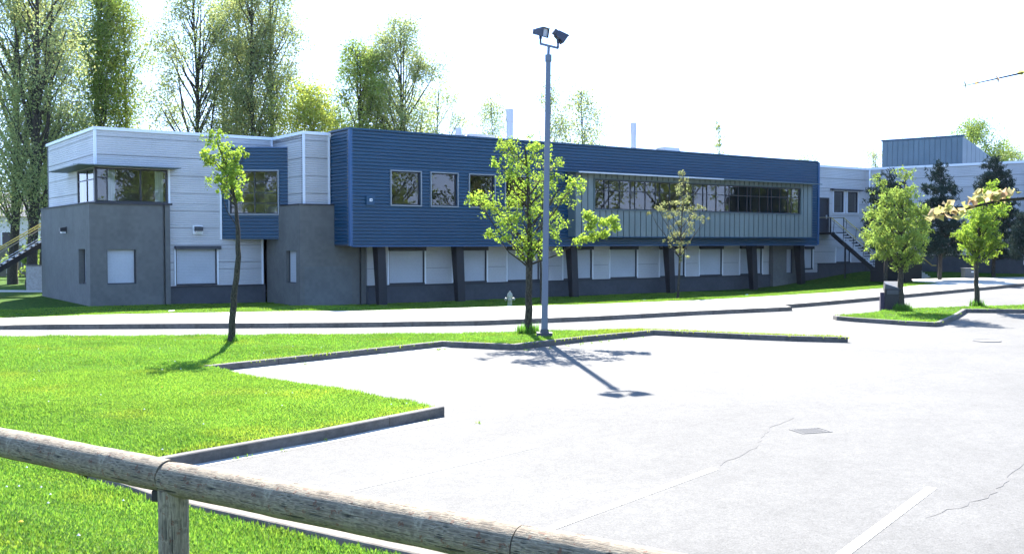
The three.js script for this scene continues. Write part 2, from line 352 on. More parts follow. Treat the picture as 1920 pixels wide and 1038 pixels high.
// greener and drier patches; straw-coloured thatch along the kerbs
const grassTone = (x, z) => { const v = 0.95 + 0.16 * noise(x * 0.5, z * 0.5) + 0.14 * noise(x * 1.9, z * 1.9, 4), strip = smooth(1.2, 3.5, x) * smooth(26.5, 27.5, -z) * smooth(34, 33, -z), dry = Math.max(0.5 * smooth(0.15, 0.55, noise(x * 0.8, z * 0.8, 9)), strip * 1.3, 0.9 * smooth(0.4, 0.05, nearKerb(x, z) + 0.35 * noise(x * 2.2, z * 2.2, 6)), 1.1 * smooth(1.1, 0.2, Math.hypot(x + 2.35, (z + 4.75) * 1.2) + 0.5 * noise(x * 1.7, z * 1.7, 8))); return [v * (1 + 0.45 * dry), v * (1 + 0.06 * dry), v]; };
const inset = (line, dist) => line.map((p, i) => { // shift a polyline sideways
  const a = line[Math.max(0, i - 1)], c = line[Math.min(line.length - 1, i + 1)], n1 = [p[1] - a[1], a[0] - p[0]], n2 = [c[1] - p[1], p[0] - c[0]], u = (n) => { const l = Math.hypot(...n) || 1; return [n[0] / l, n[1] / l]; };
  const A = u(i ? n1 : n2), C = u(i + 1 < line.length ? n2 : n1), m = u([A[0] + C[0], A[1] + C[1]]), k = dist / Math.max(0.4, m[0] * A[0] + m[1] * A[1]); return [p[0] + m[0] * k, p[1] + m[1] * k];
});
const lawnPoly = [...LINE.roadEdge, ...inset(LINE.kerb2, -0.09), ...LINE.notch.slice(1, -1).map(([x, z]) => [x - 0.05, z + 0.04]), [-1.3, -16.3], ...LINE.kerbA.slice(1, -1).map(([x, z]) => [x - 0.08, z - 0.03]), [-5.1, -11.6], ...inset(LINE.kerbB, -0.15).slice(1), [22, 14], [-60, 14]];
sheet('lawn', lawnPoly, 0.6, lawnY, M.turf, grassTone);
const islandPoly = [...inset(LINE.island, -0.09), ...LINE.islandBack.slice(1), [26, -38.2]];
sheet('lawn', islandPoly, 0.8, lawnY, M.turf, grassTone);
const pathTip = [[24.0, -56.8], [23.6, -59.5], [24.6, -62.3], [26.1, -62.57], [28.37, -62.2], [31, -61.5], [36, -62], [62, -86]];
const walkPoly = [[-60, -32.4], ...LINE.kerb1.map(([x, z]) => [x, z - 0.06]), [11.33, -42.6], ...LINE.kerb1b.slice(1).map(([x, z]) => [x, z - 0.06]), ...pathTip.slice().reverse(), ...LINE.yardEdge.slice(0, -1).reverse()];
sheet('sidewalk', walkPoly, 1, (x, z) => roadY(x, z) + walkLift(x), M.concrete);
const yardPoly = [...LINE.yardEdge, ...pathTip.slice(1), [62, -110], [-60, -110]];
sheet('yard_lawn', yardPoly, 1.25, yardY, M.turf, grassTone);
sheet('footpath', [[-13, 3.2], [-5.2, -2.85], [4, 3.3], [4, 13], [-13, 13]], 0.6, (x, z) => lawnY(x, z) + 0.012, M.gravel);
sheet('back_path', [[-60, -61.5], [-24, -58.6], [-24, -60.8], [-60, -64]], 1.5, (x, z) => yardY(x, z) + 0.012, M.concrete);

// kerbs: a rounded concrete profile swept in stones of about 2.4 m with open joints
function kerb(name, line, { side = 1, h = 0.15, w = 0.15, lift = 0, taper = 0, mat = M.kerb, yf = roadY, step = 2.4 } = {}) {
  const root = new THREE.Group(); root.name = numbered(name); scene.add(root); struct(root);
  const pts = line.map(([x, z]) => V(x, 0, z)), off = [];
  for (let i = 0; i < pts.length; i++) {
    const a = pts[Math.max(0, i - 1)], b = pts[i], c = pts[Math.min(pts.length - 1, i + 1)];
    const d1 = b.clone().sub(a), d2 = c.clone().sub(b); if (!d1.length()) d1.copy(d2); if (!d2.length()) d2.copy(d1); d1.normalize(); d2.normalize();
    const n1 = V(d1.z, 0, -d1.x).multiplyScalar(side), n2 = V(d2.z, 0, -d2.x).multiplyScalar(side), m = n1.clone().add(n2).normalize();
    off.push(m.multiplyScalar(1 / Math.max(0.4, m.dot(n1))));
  }
  let run = 0;
  for (let i = 0; i + 1 < pts.length; i++) {
    const len = pts[i].distanceTo(pts[i + 1]), k = Math.max(1, Math.round(len / step));
    for (let j = 0; j < k; j++) {
      const gap = 0.006 / len, t0 = j / k + (j ? gap : 0), t1 = (j + 1) / k - (j + 1 < k ? gap : 0), G = new GB();
      const ring = (t) => {
        const p = pts[i].clone().lerp(pts[i + 1], t), o = off[i].clone().lerp(off[i + 1], t), y = yf(p.x, p.z) + lift, hh = h * (taper ? clamp((run + len * t) / taper, 0.05, 1) : 1);
        return [[-0.012, -0.12], [0, hh - 0.025], [0.008, hh - 0.008], [0.025, hh], [w - 0.015, hh], [w, hh - 0.012], [w, -0.12]].map(([a, b]) => V(p.x + o.x * a, y + b, p.z + o.z * a));
      };
      const A = ring(t0), B = ring(t1);
      for (let q = 0; q + 1 < A.length; q++) side > 0 ? G.quad(A[q], B[q], B[q + 1], A[q + 1]) : G.quad(B[q], A[q], A[q + 1], B[q + 1]);
      for (const [R, f] of [[A, side > 0], [B, side < 0]]) for (let q = 1; q + 1 < R.length; q++) f ? G.tri(R[0], R[q], R[q + 1]) : G.tri(R[0], R[q + 1], R[q]);
      obj('kerb_stone', G.geo(), mat, root);
    }
    run += len;
  }
  return root;
}
kerb('kerb', LINE.kerbA, { side: 1, step: 1.55 });
kerb('kerb', LINE.kerbB, { side: 1, w: 0.19, h: 0.128, mat: M.kerbBrown });
kerb('kerb', LINE.notch, { side: -1, h: 0.115 });
kerb('kerb', LINE.kerb2, { side: -1 });
kerb('kerb', LINE.kerb1, { side: -1, taper: 4.6, h: 0.16, step: 3, mat: M.kerbBrown });
kerb('kerb', [[11.25, -41.16], [11.33, -42.62]], { side: -1, h: 0.158 });
kerb('kerb', LINE.kerb1b, { side: -1, h: 0.16, step: 3, mat: M.kerbBrown });
kerb('kerb', LINE.island, { side: -1 });
// pale concrete gutters along the kerbs
function gutter(line, dx, dz, y = 0.004) { const p = [...line, ...line.slice().reverse().map(([x, z]) => [x + dx, z + dz])]; sheet('gutter', p, 2, (x, z) => roadY(x, z) + y, M.concrete); }
gutter([[-1.0, -16.1], [-2.72, -14.33], [-4.17, -12.67], [-4.88, -11.76]], 0.24, 0.2);
gutter([[-1.86, -26.92], [-4.11, -24.33], [-6.4, -21.75]], 0.26, 0.16);

// painted bay lines
function bayLine(a, b) { const d = V(b[0] - a[0], 0, b[1] - a[1]).normalize(), n = [-d.z * 0.055, d.x * 0.055]; sheet('bay_line', [[a[0] - n[0], a[1] - n[1]], [b[0] - n[0], b[1] - n[1]], [b[0] + n[0], b[1] + n[1]], [a[0] + n[0], a[1] + n[1]]], 3, (x, z) => roadY(x, z) + 0.005, M.paint); }
bayLine([-2.6, -10.5], [0.35, -13.82]);
bayLine([-0.3, -8.98], [2.5, -12.42]);
bayLine([2.2, -7.95], [4.79, -11.46]);
bayLine([5.0, -7.0], [7.9, -10.9]);
// cracks in the old asphalt: thin ragged strips
function crack(pts, w, seed) {
  const r = rngOf(seed), L = [], R = [];
  for (let i = 0; i + 1 < pts.length; i++) { const [ax, az] = pts[i], [bx, bz] = pts[i + 1], n = Math.ceil(Math.hypot(bx - ax, bz - az) / 0.18), l = Math.hypot(bx - ax, bz - az); for (let k = 0; k < n; k++) { const t = k / n, j = (r() - 0.5) * 0.07, x = lerp(ax, bx, t) - (bz - az) / l * j, z = lerp(az, bz, t) + (bx - ax) / l * j, ww = w * (0.4 + r() * 0.9) / 2; L.push([x - (bz - az) / l * ww, z + (bx - ax) / l * ww]); R.push([x + (bz - az) / l * ww, z - (bx - ax) / l * ww]); } }
  sheet('asphalt_crack', [...L, ...R.reverse()], 4, (x, z) => roadY(x, z) + 0.004, M.crack);
}
crack([[2.6, -12.6], [3.3, -13.7], [3.9, -15.2], [4.6, -16.2]], 0.014, 5);
crack([[4.2, -10.2], [5.2, -11.0], [6.6, -12.9], [8.4, -14.1]], 0.014, 6);

// ------------------------------------------------------------------ school building: x runs along the street front, z points out of it, y up
const PHI = THREE.MathUtils.degToRad(35.5);
const school = thing('school_building', 'long two-storey school building with navy ribbed upper floor, silver corner wing and dark leaning columns', 'building', [-7.587, 0, -47.6], PHI);
const wing = thing('school_wing', 'silver ribbed rear wing with slate blue rooftop volume behind the metal stairs', 'building', [-7.587, 0, -47.6], PHI);
// a wall frame: local x along the wall, z outwards
const at = (o, [x, z, turn]) => { o.position.set(x, 0, z); o.rotation.y = turn; return o; };
function rects(x0, x1, y0, y1, holes) { // a rectangle less its openings, as rectangles
  const ys = [...new Set([y0, y1, ...holes.flatMap((h) => [h[2], h[3]]).filter((y) => y > y0 && y < y1)])].sort((a, b) => a - b), out = [];
  for (let k = 0; k + 1 < ys.length; k++) {
    const a = ys[k], b = ys[k + 1], m = (a + b) / 2, cut = holes.filter((h) => h[2] < m && h[3] > m).sort((p, q) => p[0] - q[0]);
    let x = x0;
    for (const h of cut) { if (h[0] > x + 1e-4) out.push([x, Math.min(h[0], x1), a, b]); x = Math.max(x, h[1]); }
    if (x < x1 - 1e-4) out.push([x, x1, a, b]);
  }
  return out;
}
function ribs(G, x0, x1, y0, y1, z, pitch, depth, groove = 0.3, phase = 0) { // horizontal trapezoid ribs between y0 and y1
  const prof = [[0, 0], [groove * 0.25, -depth], [groove * 0.75, -depth], [groove, 0]];
  const at_ = (y) => { let f = ((y - phase) / pitch) % 1; if (f < 0) f += 1; for (let i = 0; i + 1 < 4; i++) if (f >= prof[i][0] && f <= prof[i + 1][0]) return lerp(prof[i][1], prof[i + 1][1], (f - prof[i][0]) / (prof[i + 1][0] - prof[i][0])); return 0; };
  const ys = [y0, y1];
  for (let k = Math.floor((y0 - phase) / pitch); k * pitch + phase < y1; k++) for (const [f] of prof) { const y = phase + (k + f) * pitch; if (y > y0 + 1e-4 && y < y1 - 1e-4) ys.push(y); }
  ys.sort((a, b) => a - b);
  for (let i = 0; i + 1 < ys.length; i++) { const a = ys[i], b = ys[i + 1], za = z + at_(a + 1e-6), zb = z + at_(b - 1e-6); G.quad(V(x0, a, za), V(x1, a, za), V(x1, b, zb), V(x0, b, zb)); }
  for (const [x, s] of [[x0, -1], [x1, 1]]) { const a = V(x, y0, z), b = V(x, y1, z), c = V(x, y1, z - depth - 0.02), d = V(x, y0, z - depth - 0.02); s > 0 ? G.quad(a, d, c, b) : G.quad(d, a, b, c); }
  G.quad(V(x0, y1, z), V(x1, y1, z), V(x1, y1, z - depth - 0.02), V(x0, y1, z - depth - 0.02));
  G.quad(V(x0, y0, z - depth - 0.02), V(x1, y0, z - depth - 0.02), V(x1, y0, z), V(x0, y0, z));
}
function coreWall(parent, frame, x0, x1, y0, y1, holes, mat = M.core, thick = 0.25, back = 0.05) {
  const G = new GB(), end = back && frame[2] < -1.5 ? 0.06 : 0; for (const r of rects(x0, x1 - end, y0, y1, holes)) G.box(...r, -back - thick, -back);
  return at(obj('wall', G.geo(), mat, parent), frame);
}
function ribbedWall(parent, frame, x0, x1, y0, y1, holes, name = 'cladding') {
  const w = coreWall(parent, frame, x0, x1, y0, y1, holes, M.core, 0.22, 0.085), G = new GB();
  for (const r of rects(x0, x1, y0, y1, holes)) ribs(G, ...r, 0, 0.163, 0.058, 0.38, 2.62);
  obj(name, G.geo(), M.blue, w);
  return w;
}
const JOINTS = [0.62, 1.46, 1.8, 2.63, 3.46, 4.28, 5.12, 5.95, 6.81, 7.64, 7.93];
function silverWall(parent, frame, x0, x1, y0, y1, holes, joints = JOINTS, deep = 0.016) { // fine ribbed sheets, each band a piece of its own, joints recessed
  const w = coreWall(parent, frame, x0, x1, y0, y1, holes);
  const ys = [y0, ...joints.filter((y) => y > y0 + 0.1 && y < y1 - 0.1), y1];
  for (let i = 0; i + 1 < ys.length; i++) {
    const list = rects(x0, x1, ys[i], ys[i + 1], holes);
    for (const [a, b, c, d] of list) { const G = new GB(); ribs(G, a, b, c + (c === ys[i] && i ? 0.011 : 0), d - (d === ys[i + 1] && i + 2 < ys.length ? 0.011 : 0), 0, 0.104, deep, 0.5, ys[i]); obj('panel', G.geo(), M.silver, w); }
  }
  return w;
}
function plainWall(parent, frame, x0, x1, y0, y1, holes, mat = M.grey, thick = 0.3) { return coreWall(parent, frame, x0, x1, y0, y1, holes, mat, thick, 0); }
// a glazed window set into an opening: frame bars, mullions, a pane per light
function windowUnit(parent, frame, x0, x1, y0, y1, { vs = [], hs = [], mat = M.darkFrame, bar = 0.06, set = -0.08, trim = null, sill = true, transoms = null } = {}) {
  const g = new THREE.Group(); g.name = 'window'; parent.add(g); at(g, frame);
  const F = new GB(), z0 = set - 0.05, z1 = set + 0.03;
  F.box(x0, x0 + bar, y0, y1, z0, z1).box(x1 - bar, x1, y0, y1, z0, z1).box(x0 + bar, x1 - bar, y1 - bar, y1, z0, z1).box(x0 + bar, x1 - bar, y0, y0 + bar, z0, z1);
  obj('frame', F.geo(), mat, g);
  const X = [x0 + bar, ...vs, x1 - bar], Y = [y0 + bar, ...hs, y1 - bar];
  for (const x of vs) obj('mullion', boxGeo(x - bar * 0.4, x + bar * 0.4, y0 + bar, y1 - bar, z0 + 0.01, z1 - 0.008), mat, g);
  for (const y of hs) for (let i = 0; i + 1 < X.length; i++) { if (transoms && !transoms.includes(i)) continue; obj('transom', boxGeo(X[i] + (i ? bar * 0.4 : 0), X[i + 1] - (i + 2 < X.length ? bar * 0.4 : 0), y - bar * 0.35, y + bar * 0.35, z0 + 0.012, z1 - 0.012), mat, g); }
  for (let i = 0; i + 1 < X.length; i++) {
    const cols = transoms && !transoms.includes(i) ? [Y[0], Y[Y.length - 1]] : Y;
    for (let j = 0; j + 1 < cols.length; j++) obj('pane', new GB().quad(V(X[i], cols[j], set - 0.01), V(X[i + 1], cols[j], set - 0.01), V(X[i + 1], cols[j + 1], set - 0.01), V(X[i], cols[j + 1], set - 0.01)).geo(), M.glass, g);
  }
  if (trim) { const T = new GB(), t = 0.055; T.box(x0 - t, x0 - 0.002, y0 - t, y1 + t, -0.06, 0.06).box(x1 + 0.002, x1 + t, y0 - t, y1 + t, -0.06, 0.06).box(x0, x1, y1 + 0.002, y1 + t, -0.06, 0.055).box(x0, x1, y0 - t, y0 - 0.002, -0.06, 0.07); obj('surround', T.geo(), trim, g); }
  return g;
}
// a window closed by a roller shutter of narrow slats
function shutterUnit(parent, frame, x0, x1, y0, y1, { header = true, white = true, bottom = true } = {}) {
  const g = new THREE.Group(); g.name = 'shuttered_window'; parent.add(g); at(g, frame);
  const S = new GB(); ribs(S, x0 + 0.05, x1 - 0.05, y0 + 0.05, y1, -0.06, 0.075, 0.008, 0.25, y0); obj('shutter', S.geo(), M.shutter, g);
  obj('guide', boxGeo(x0, x0 + 0.05, y0, y1, -0.15, -0.02), M.darkFrame, g); obj('guide', boxGeo(x1 - 0.06, x1, y0, y1, -0.15, 0.0), M.darkFrame, g);
  if (bottom) obj('sill', boxGeo(x0, x1, y0 - 0.04, y0 + 0.05, -0.15, 0.05), M.darkFrame, g);
  if (header) obj('shutter_box', boxGeo(x0 - 0.02, x1 + 0.05, y1, y1 + 0.2, -0.15, 0.14), M.darkFrame, g);
  if (white) { obj('trim', boxGeo(x0 - 0.08, x0 - 0.01, y0 - 0.02, y1 + 0.02, -0.05, 0.05), M.whiteTrim, g); obj('trim', boxGeo(x1 + 0.01, x1 + 0.08, y0 - 0.02, y1 + 0.02, -0.05, 0.05), M.whiteTrim, g); }
  return g;
}
const TOP = 8.05, B = school;
const fLW = [0, -5.85, 0], fLWs = [-10, 0, -Math.PI / 2], fBase = [0, -5.5, 0], fBaseS = [-10.35, 0, -Math.PI / 2], fB2 = [0, -2.1, 0], fB2s = [-1.4, 0, -Math.PI / 2], fB2b = [0, -1.75, 0], fB2bs = [-1.78, 0, -Math.PI / 2], fBlue = [0, 0, 0], fBlueS = [0, 0, -Math.PI / 2], fGnd = [0, -1.6, 0];
const bayTurn = -Math.atan2(1.85, 2.7), fBay = [-4.1, -5.85, bayTurn], BAYW = Math.hypot(2.7, 1.85);

// corner wing: silver sheets above, grey rendered base below
const cornerWinF = [-9.98, -6.7, 4.62, 6.22], shutL = [-6.36, -4.36, 0.72, 2.44];
silverWall(B, fLW, -10, -1.4, 0.62, 7.93, [cornerWinF, shutL, [-10.02, -6.72, 0.5, 4.62], [-4.1, -1.4, 2.95, 7.4], [-1.95, -1.38, 0.5, 2.95]]);
silverWall(B, fLWs, -16, -5.85, 4.57, 7.93, [[-9.4, -5.83, 4.57, 6.22]]);
windowUnit(B, fLW, -9.98, -6.7, 4.62, 6.22, { vs: [-9.46, -7.95], hs: [5.76], bar: 0.08, transoms: [0], set: -0.05 });
windowUnit(B, fLWs, -9.38, -5.87, 4.62, 6.22, { vs: [-7.6], hs: [5.7], bar: 0.07, set: -0.05 });
at(obj('corner_post', boxGeo(-10.02, -9.9, 4.62, 6.22, -0.09, 0.03), M.darkFrame, B), fLW);
at(obj('window_trim', boxGeo(-6.69, -6.6, 4.62, 6.24, -0.04, 0.06), M.whiteTrim, B), fLW);
at(obj('window_sill', boxGeo(-10.1, -6.62, 4.53, 4.62, -0.1, 0.42), M.darkFrame, B), fLW);
{ // thin steel canopy wrapping the corner window
  const G = new GB(); G.hex([V(-10.95, 6.24, -5.83), V(-10.95, 6.24, -4.85), V(-6.35, 6.24, -4.85), V(-6.35, 6.24, -5.83)], [V(-10.95, 6.34, -5.83), V(-10.95, 6.28, -4.85), V(-6.35, 6.28, -4.85), V(-6.35, 6.34, -5.83)]);
  G.hex([V(-10.95, 6.238, -11.4), V(-10.95, 6.238, -5.84), V(-10.01, 6.238, -5.84), V(-10.01, 6.238, -11.4)], [V(-10.95, 6.278, -11.4), V(-10.95, 6.278, -5.84), V(-10.01, 6.338, -5.84), V(-10.01, 6.338, -11.4)]);
  obj('canopy', G.geo(), M.tealSeam, B);
}
// curtains inside the corner window
for (const [a, b] of [[-9.42, -9.02], [-7.2, -6.8]]) {
  const G = new GB(), n = 14; for (let i = 0; i < n; i++) { const xa = lerp(a, b, i / n), xb = lerp(a, b, (i + 1) / n), za = -6.2 + 0.05 * Math.sin(i * 2.1), zb = -6.2 + 0.05 * Math.sin((i + 1) * 2.1); G.quad(V(xa, 4.66, za), V(xb, 4.66, zb), V(xb, 6.15, zb), V(xa, 6.15, za)); }
  obj('curtain', G.geo(), M.curtain, B);
}
// grey base of the corner wing, with a hollow groove and end pilaster
const shutB = [-9.6, -8.3, 0.84, 2.43];
plainWall(B, fBase, -10.35, -7.12, -0.6, 4.55, [shutB]);
shutterUnit(B, [0, -5.62, 0], -9.6, -8.3, 0.84, 2.43, { header: false, white: false, bottom: true });
plainWall(B, fBaseS, -16.2, -5.805, -0.6, 4.55, [[-7.7, -6.3, 0.82, 2.46]]);
shutterUnit(B, [-10.13, 0, -Math.PI / 2], -7.7, -6.3, 0.84, 2.46, { header: false, white: false, bottom: true });
function grooveEnd(xa, xb, xc, y0, y1, z, zb) { // quarter-round hollow from the wall face, then a pilaster
  const G = new GB(), n = 8;
  for (let i = 0; i < n; i++) { const a = i / n * Math.PI / 2, b = (i + 1) / n * Math.PI / 2, p = (t) => [lerp(xa, xb, Math.sin(t)), z - (1 - Math.cos(t)) * 0.22], [x0, z0] = p(a), [x1, z1] = p(b); G.quad(V(x0, y0, z0), V(x1, y0, z1), V(x1, y1, z1), V(x0, y1, z0)); G.quad(V(x0, y1, z0), V(x1, y1, z1), V(x1, y1, zb), V(x0, y1, zb)); }
  G.box(xb, xc, y0, y1, zb, z); return G.geo();
}
obj('pilaster', grooveEnd(-7.12, -6.95, -6.72, -0.6, 4.55, -5.502, -6.1), M.grey, B);
obj('base_cap', new GB().box(-10.4, -6.68, 4.551, 4.6, -5.85, -5.45).box(-10.4, -10.0, 4.551, 4.6, -16.2, -5.851).geo(), M.greyDark, B);
shutterUnit(B, fLW, -6.36, -4.36, 0.72, 2.44, { header: false });
at(obj('shutter_hood', boxGeo(-6.42, -4.2, 2.44, 2.6, -0.1, 0.24), M.greyDark, B), fLW);
at(obj('plinth', boxGeo(-6.72, -1.9, -0.6, 0.6, -0.3, 0.1), M.greyDark, B), fLW);
at(obj('plinth_cap', boxGeo(-6.72, -1.9, 0.6, 0.66, -0.3, 0.14), M.darkFrame, B), fLW);
at(obj('corner_trim', boxGeo(-2.05, -1.97, 0.66, 2.95, -0.05, 0.05), M.silverTrim, B), fLW);
at(obj('corner_trim', boxGeo(-10.04, -9.92, 6.36, 7.93, -0.06, 0.04), M.silverTrim, B), fLW);
at(obj('corner_trim', boxGeo(-1.52, -1.42, 7.4, 7.93, -0.05, 0.05), M.silverTrim, B), fLW);
at(obj('corner_trim', boxGeo(-4.18, -4.1, 2.9, 7.4, -0.03, 0.06), M.whiteTrim, B), fLW);

// angled navy bay with its big square-paned window
{
  const win = [0.42, 2.78, 4.17, 6.28];
  ribbedWall(B, fBay, 0, BAYW, 2.95, 7.4, [win]);
  windowUnit(B, fBay, ...win, { vs: [1.62], hs: [4.7, 5.22, 5.76], bar: 0.055, trim: M.paleFrame });
  obj('bay_floor', new GB().hex([V(-4.1, 2.93, -5.84), V(-1.42, 2.93, -4.02), V(-1.41, 2.93, -5.84), V(-4.0, 2.93, -5.86)], [V(-4.1, 2.97, -5.84), V(-1.42, 2.97, -4.02), V(-1.41, 2.97, -5.84), V(-4.0, 2.97, -5.86)]).geo(), M.blue, B);
  obj('bay_roof', new GB().hex([V(-4.12, 7.4, -5.84), V(-1.42, 7.4, -3.98), V(-1.41, 7.4, -5.84), V(-4.0, 7.4, -5.86)], [V(-4.12, 7.46, -5.84), V(-1.42, 7.46, -3.98), V(-1.41, 7.46, -5.84), V(-4.0, 7.46, -5.86)]).geo(), M.blueTrim, B);
}
// stepped silver block with grey base
silverWall(B, fB2s, -5.85, -2.1, 4.57, 7.93, [[-5.9, -4.0, 4.5, 7.4]]);
silverWall(B, fB2, -1.4, -0.02, 4.57, 7.93, []);
obj('corner_trim', boxGeo(-1.44, -1.34, 4.6, 7.93, -2.16, -2.06), M.silverTrim, B);
obj('corner_trim', boxGeo(-0.13, -0.05, 4.6, 7.93, -2.12, -2.05), M.silverTrim, B);
plainWall(B, fB2bs, -5.84, -2.045, -0.6, 4.55, [[-3.4, -2.2, 0.8, 2.36]]);
shutterUnit(B, [-1.64, 0, -Math.PI / 2], -3.4, -2.2, 0.8, 2.36, { header: false, white: false });
plainWall(B, fB2b, -1.48, 1.3, -0.6, 4.55, [[0.02, 1.4, 2.6, 4.6]]);
obj('corner_fill', boxGeo(-1.78, -1.48, -0.6, 4.55, -2.04, -1.75), M.grey, B);
obj('repainted_patch', boxGeo(-1.55, 0.95, -0.55, 1.62, -1.755, -1.746), M.greyPatch, B);
obj('pilaster', grooveEnd(1.3, 1.45, 1.7, -0.6, 2.6, -1.752, -2.2), M.grey, B);
obj('base_cap', new GB().box(-1.82, -0.02, 4.551, 4.6, -2.1, -1.7).box(-1.82, -1.42, 4.551, 4.6, -4.0, -2.101).geo(), M.darkFrame, B);

// navy upper storey
const blueWins = [[2.17, 3.8], [4.41, 5.93], [6.67, 8.2], [8.9, 10.43]].map(([a, b]) => [a, b, 4.58, 6.2]);
const longWin = [14.43, 31.77, 4.58, 6.23];
ribbedWall(B, fBlue, 0, 34.4, 2.62, TOP, [...blueWins, [13.4, 32.7, 3.2, 6.45]]);
ribbedWall(B, fBlueS, -2.1, 0, 2.62, TOP, []);
obj('corner_trim', boxGeo(-0.06, 0.1, 2.6, TOP + 0.01, -0.1, 0.05), M.blueTrim, B);
obj('corner_trim', boxGeo(34.3, 34.45, 2.6, TOP + 0.01, -0.1, 0.05), M.blueTrim, B);
obj('base_flashing', boxGeo(0.1, 34.3, 2.56, 2.62, -0.1, 0.02), M.blueTrim, B);
obj('roof_flashing', new GB().box(0.1, 34.3, TOP + 0.002, TOP + 0.09, -0.3, 0.05).box(-0.06, 0.1, TOP + 0.012, TOP + 0.1, -2.2, 0.05).geo(), M.blue, B);
for (const w of blueWins) windowUnit(B, fBlue, ...w, { bar: 0.055, trim: M.paleFrame, set: -0.1 });
obj('end_wall', new GB().box(34.15, 34.4, 2.62, TOP, -16, -0.06).geo(), M.blue, B);

// projecting teal box with standing seams and the ribbon window
{
  const F = [0, 0.6, 0], x0 = 13.1, x1 = 32.95, y0 = 3.1, y1 = 6.52, pitch = 0.435;
  const w = coreWall(B, F, x0, x1, y0, y1, [longWin], M.tealSeam, 0.12, 0.1);
  const cell = (a, b, c, d) => boxGeo(a + 0.032, b - 0.032, c, d, -0.095, 0.0); // flat trays with deep open joints between them
  const n = Math.round((x1 - x0) / pitch), p = (x1 - x0) / n;
  for (let i = 0; i < n; i++) {
    const a = x0 + i * p, b = a + p;
    for (const r of rects(a, b, y0, y1, [longWin])) if (r[1] - r[0] > 0.06) obj('panel', cell(...r), M.teal, w);
  }
  obj('end_panel', boxGeo(x0 - 0.03, x0 - 0.002, y0, y1, 0, 0.6), M.tealSeam, B); obj('end_panel', boxGeo(x1 + 0.02, x1 + 0.045, y0, y1, 0, 0.6), M.teal, B);
  obj('box_floor', boxGeo(x0 - 0.03, x1 + 0.04, y0 - 0.06, y0 - 0.002, -0.2, 0.61), M.blue, B);
  obj('box_roof', boxGeo(x0 - 0.03, x1 + 0.04, y1 + 0.002, y1 + 0.05, -0.2, 0.6), M.tealSeam, B);
  const vs = []; for (let x = 14.43 + 0.75; x < 31.5; x += 1.93) vs.push(...[x, x + 0.34, x + 1.13].filter((v) => v < 31.6));
  windowUnit(B, F, ...longWin, { vs, hs: [5.62], bar: 0.06, set: -0.06, trim: M.tealSeam });
  // long sunshade on top of the box
  obj('sunshade', new GB().hex([V(12.85, 6.56, 0.02), V(12.85, 6.5, 1.15), V(33.25, 6.5, 1.15), V(33.25, 6.56, 0.02)], [V(12.85, 6.63, 0.02), V(12.85, 6.54, 1.15), V(33.25, 6.54, 1.15), V(33.25, 6.63, 0.02)]).geo(), M.tealSeam, B);
  obj('gutter_edge', boxGeo(12.85, 24.0, 6.48, 6.56, 1.152, 1.2), M.galv, B); obj('gutter_edge', boxGeo(24.02, 33.25, 6.49, 6.55, 1.152, 1.18), M.tealSeam, B);
}
// ground storey under the overhang
const gndWins = [[2.9, 4.95], [6.68, 8.78], [10.15, 12.3], [14.0, 16.1], [17.48, 19.57], [21.45, 23.55], [24.86, 26.88], [28.57, 30.67]].map(([a, b]) => [a, b, 0.68, 2.34]);
silverWall(B, fGnd, 1.7, 31.4, 0.62, 2.62, gndWins, [1.46], 0.006);
for (const w of gndWins) shutterUnit(B, fGnd, ...w);
at(obj('plinth', boxGeo(1.7, 31.4, -0.7, 0.58, -0.3, 0.12), M.greyDark, B), fGnd);
at(obj('plinth_cap', boxGeo(1.7, 31.4, 0.58, 0.64, -0.3, 0.16), M.darkFrame, B), fGnd);
plainWall(B, [0, -1.25, 0], 31.4, 34.6, -0.7, 2.6, [[32.75, 33.45, 0.68, 2.3]]);
obj('end_wall', boxGeo(34.3, 34.6, -0.7, 2.6, -16, -1.55), M.grey, B);
shutterUnit(B, [0, -1.37, 0], 32.75, 33.45, 0.68, 2.3, { header: false, white: false });
obj('soffit', boxGeo(0.03, 34.38, 2.6, 2.72, -2.2, -0.06), M.greyDark, B);
// tapered columns: the back edge leans, so each is deeper at the head than at the foot
for (const s of [1.72, 6.23, 13.72, 21.16, 28.5, 33.2]) {
  const w = 0.44, z0 = -0.36, y0 = -0.7, y1 = 2.6;
  obj('column', new GB().hex([V(s, y0, z0 - 0.3), V(s, y0, z0), V(s + w, y0, z0), V(s + w, y0, z0 - 0.3)], [V(s - 0.04, y1, z0 - 0.66), V(s - 0.04, y1, z0 - 0.14), V(s + w - 0.04, y1, z0 - 0.14), V(s + w - 0.04, y1, z0 - 0.66)]).geo(), M.column, B);
}
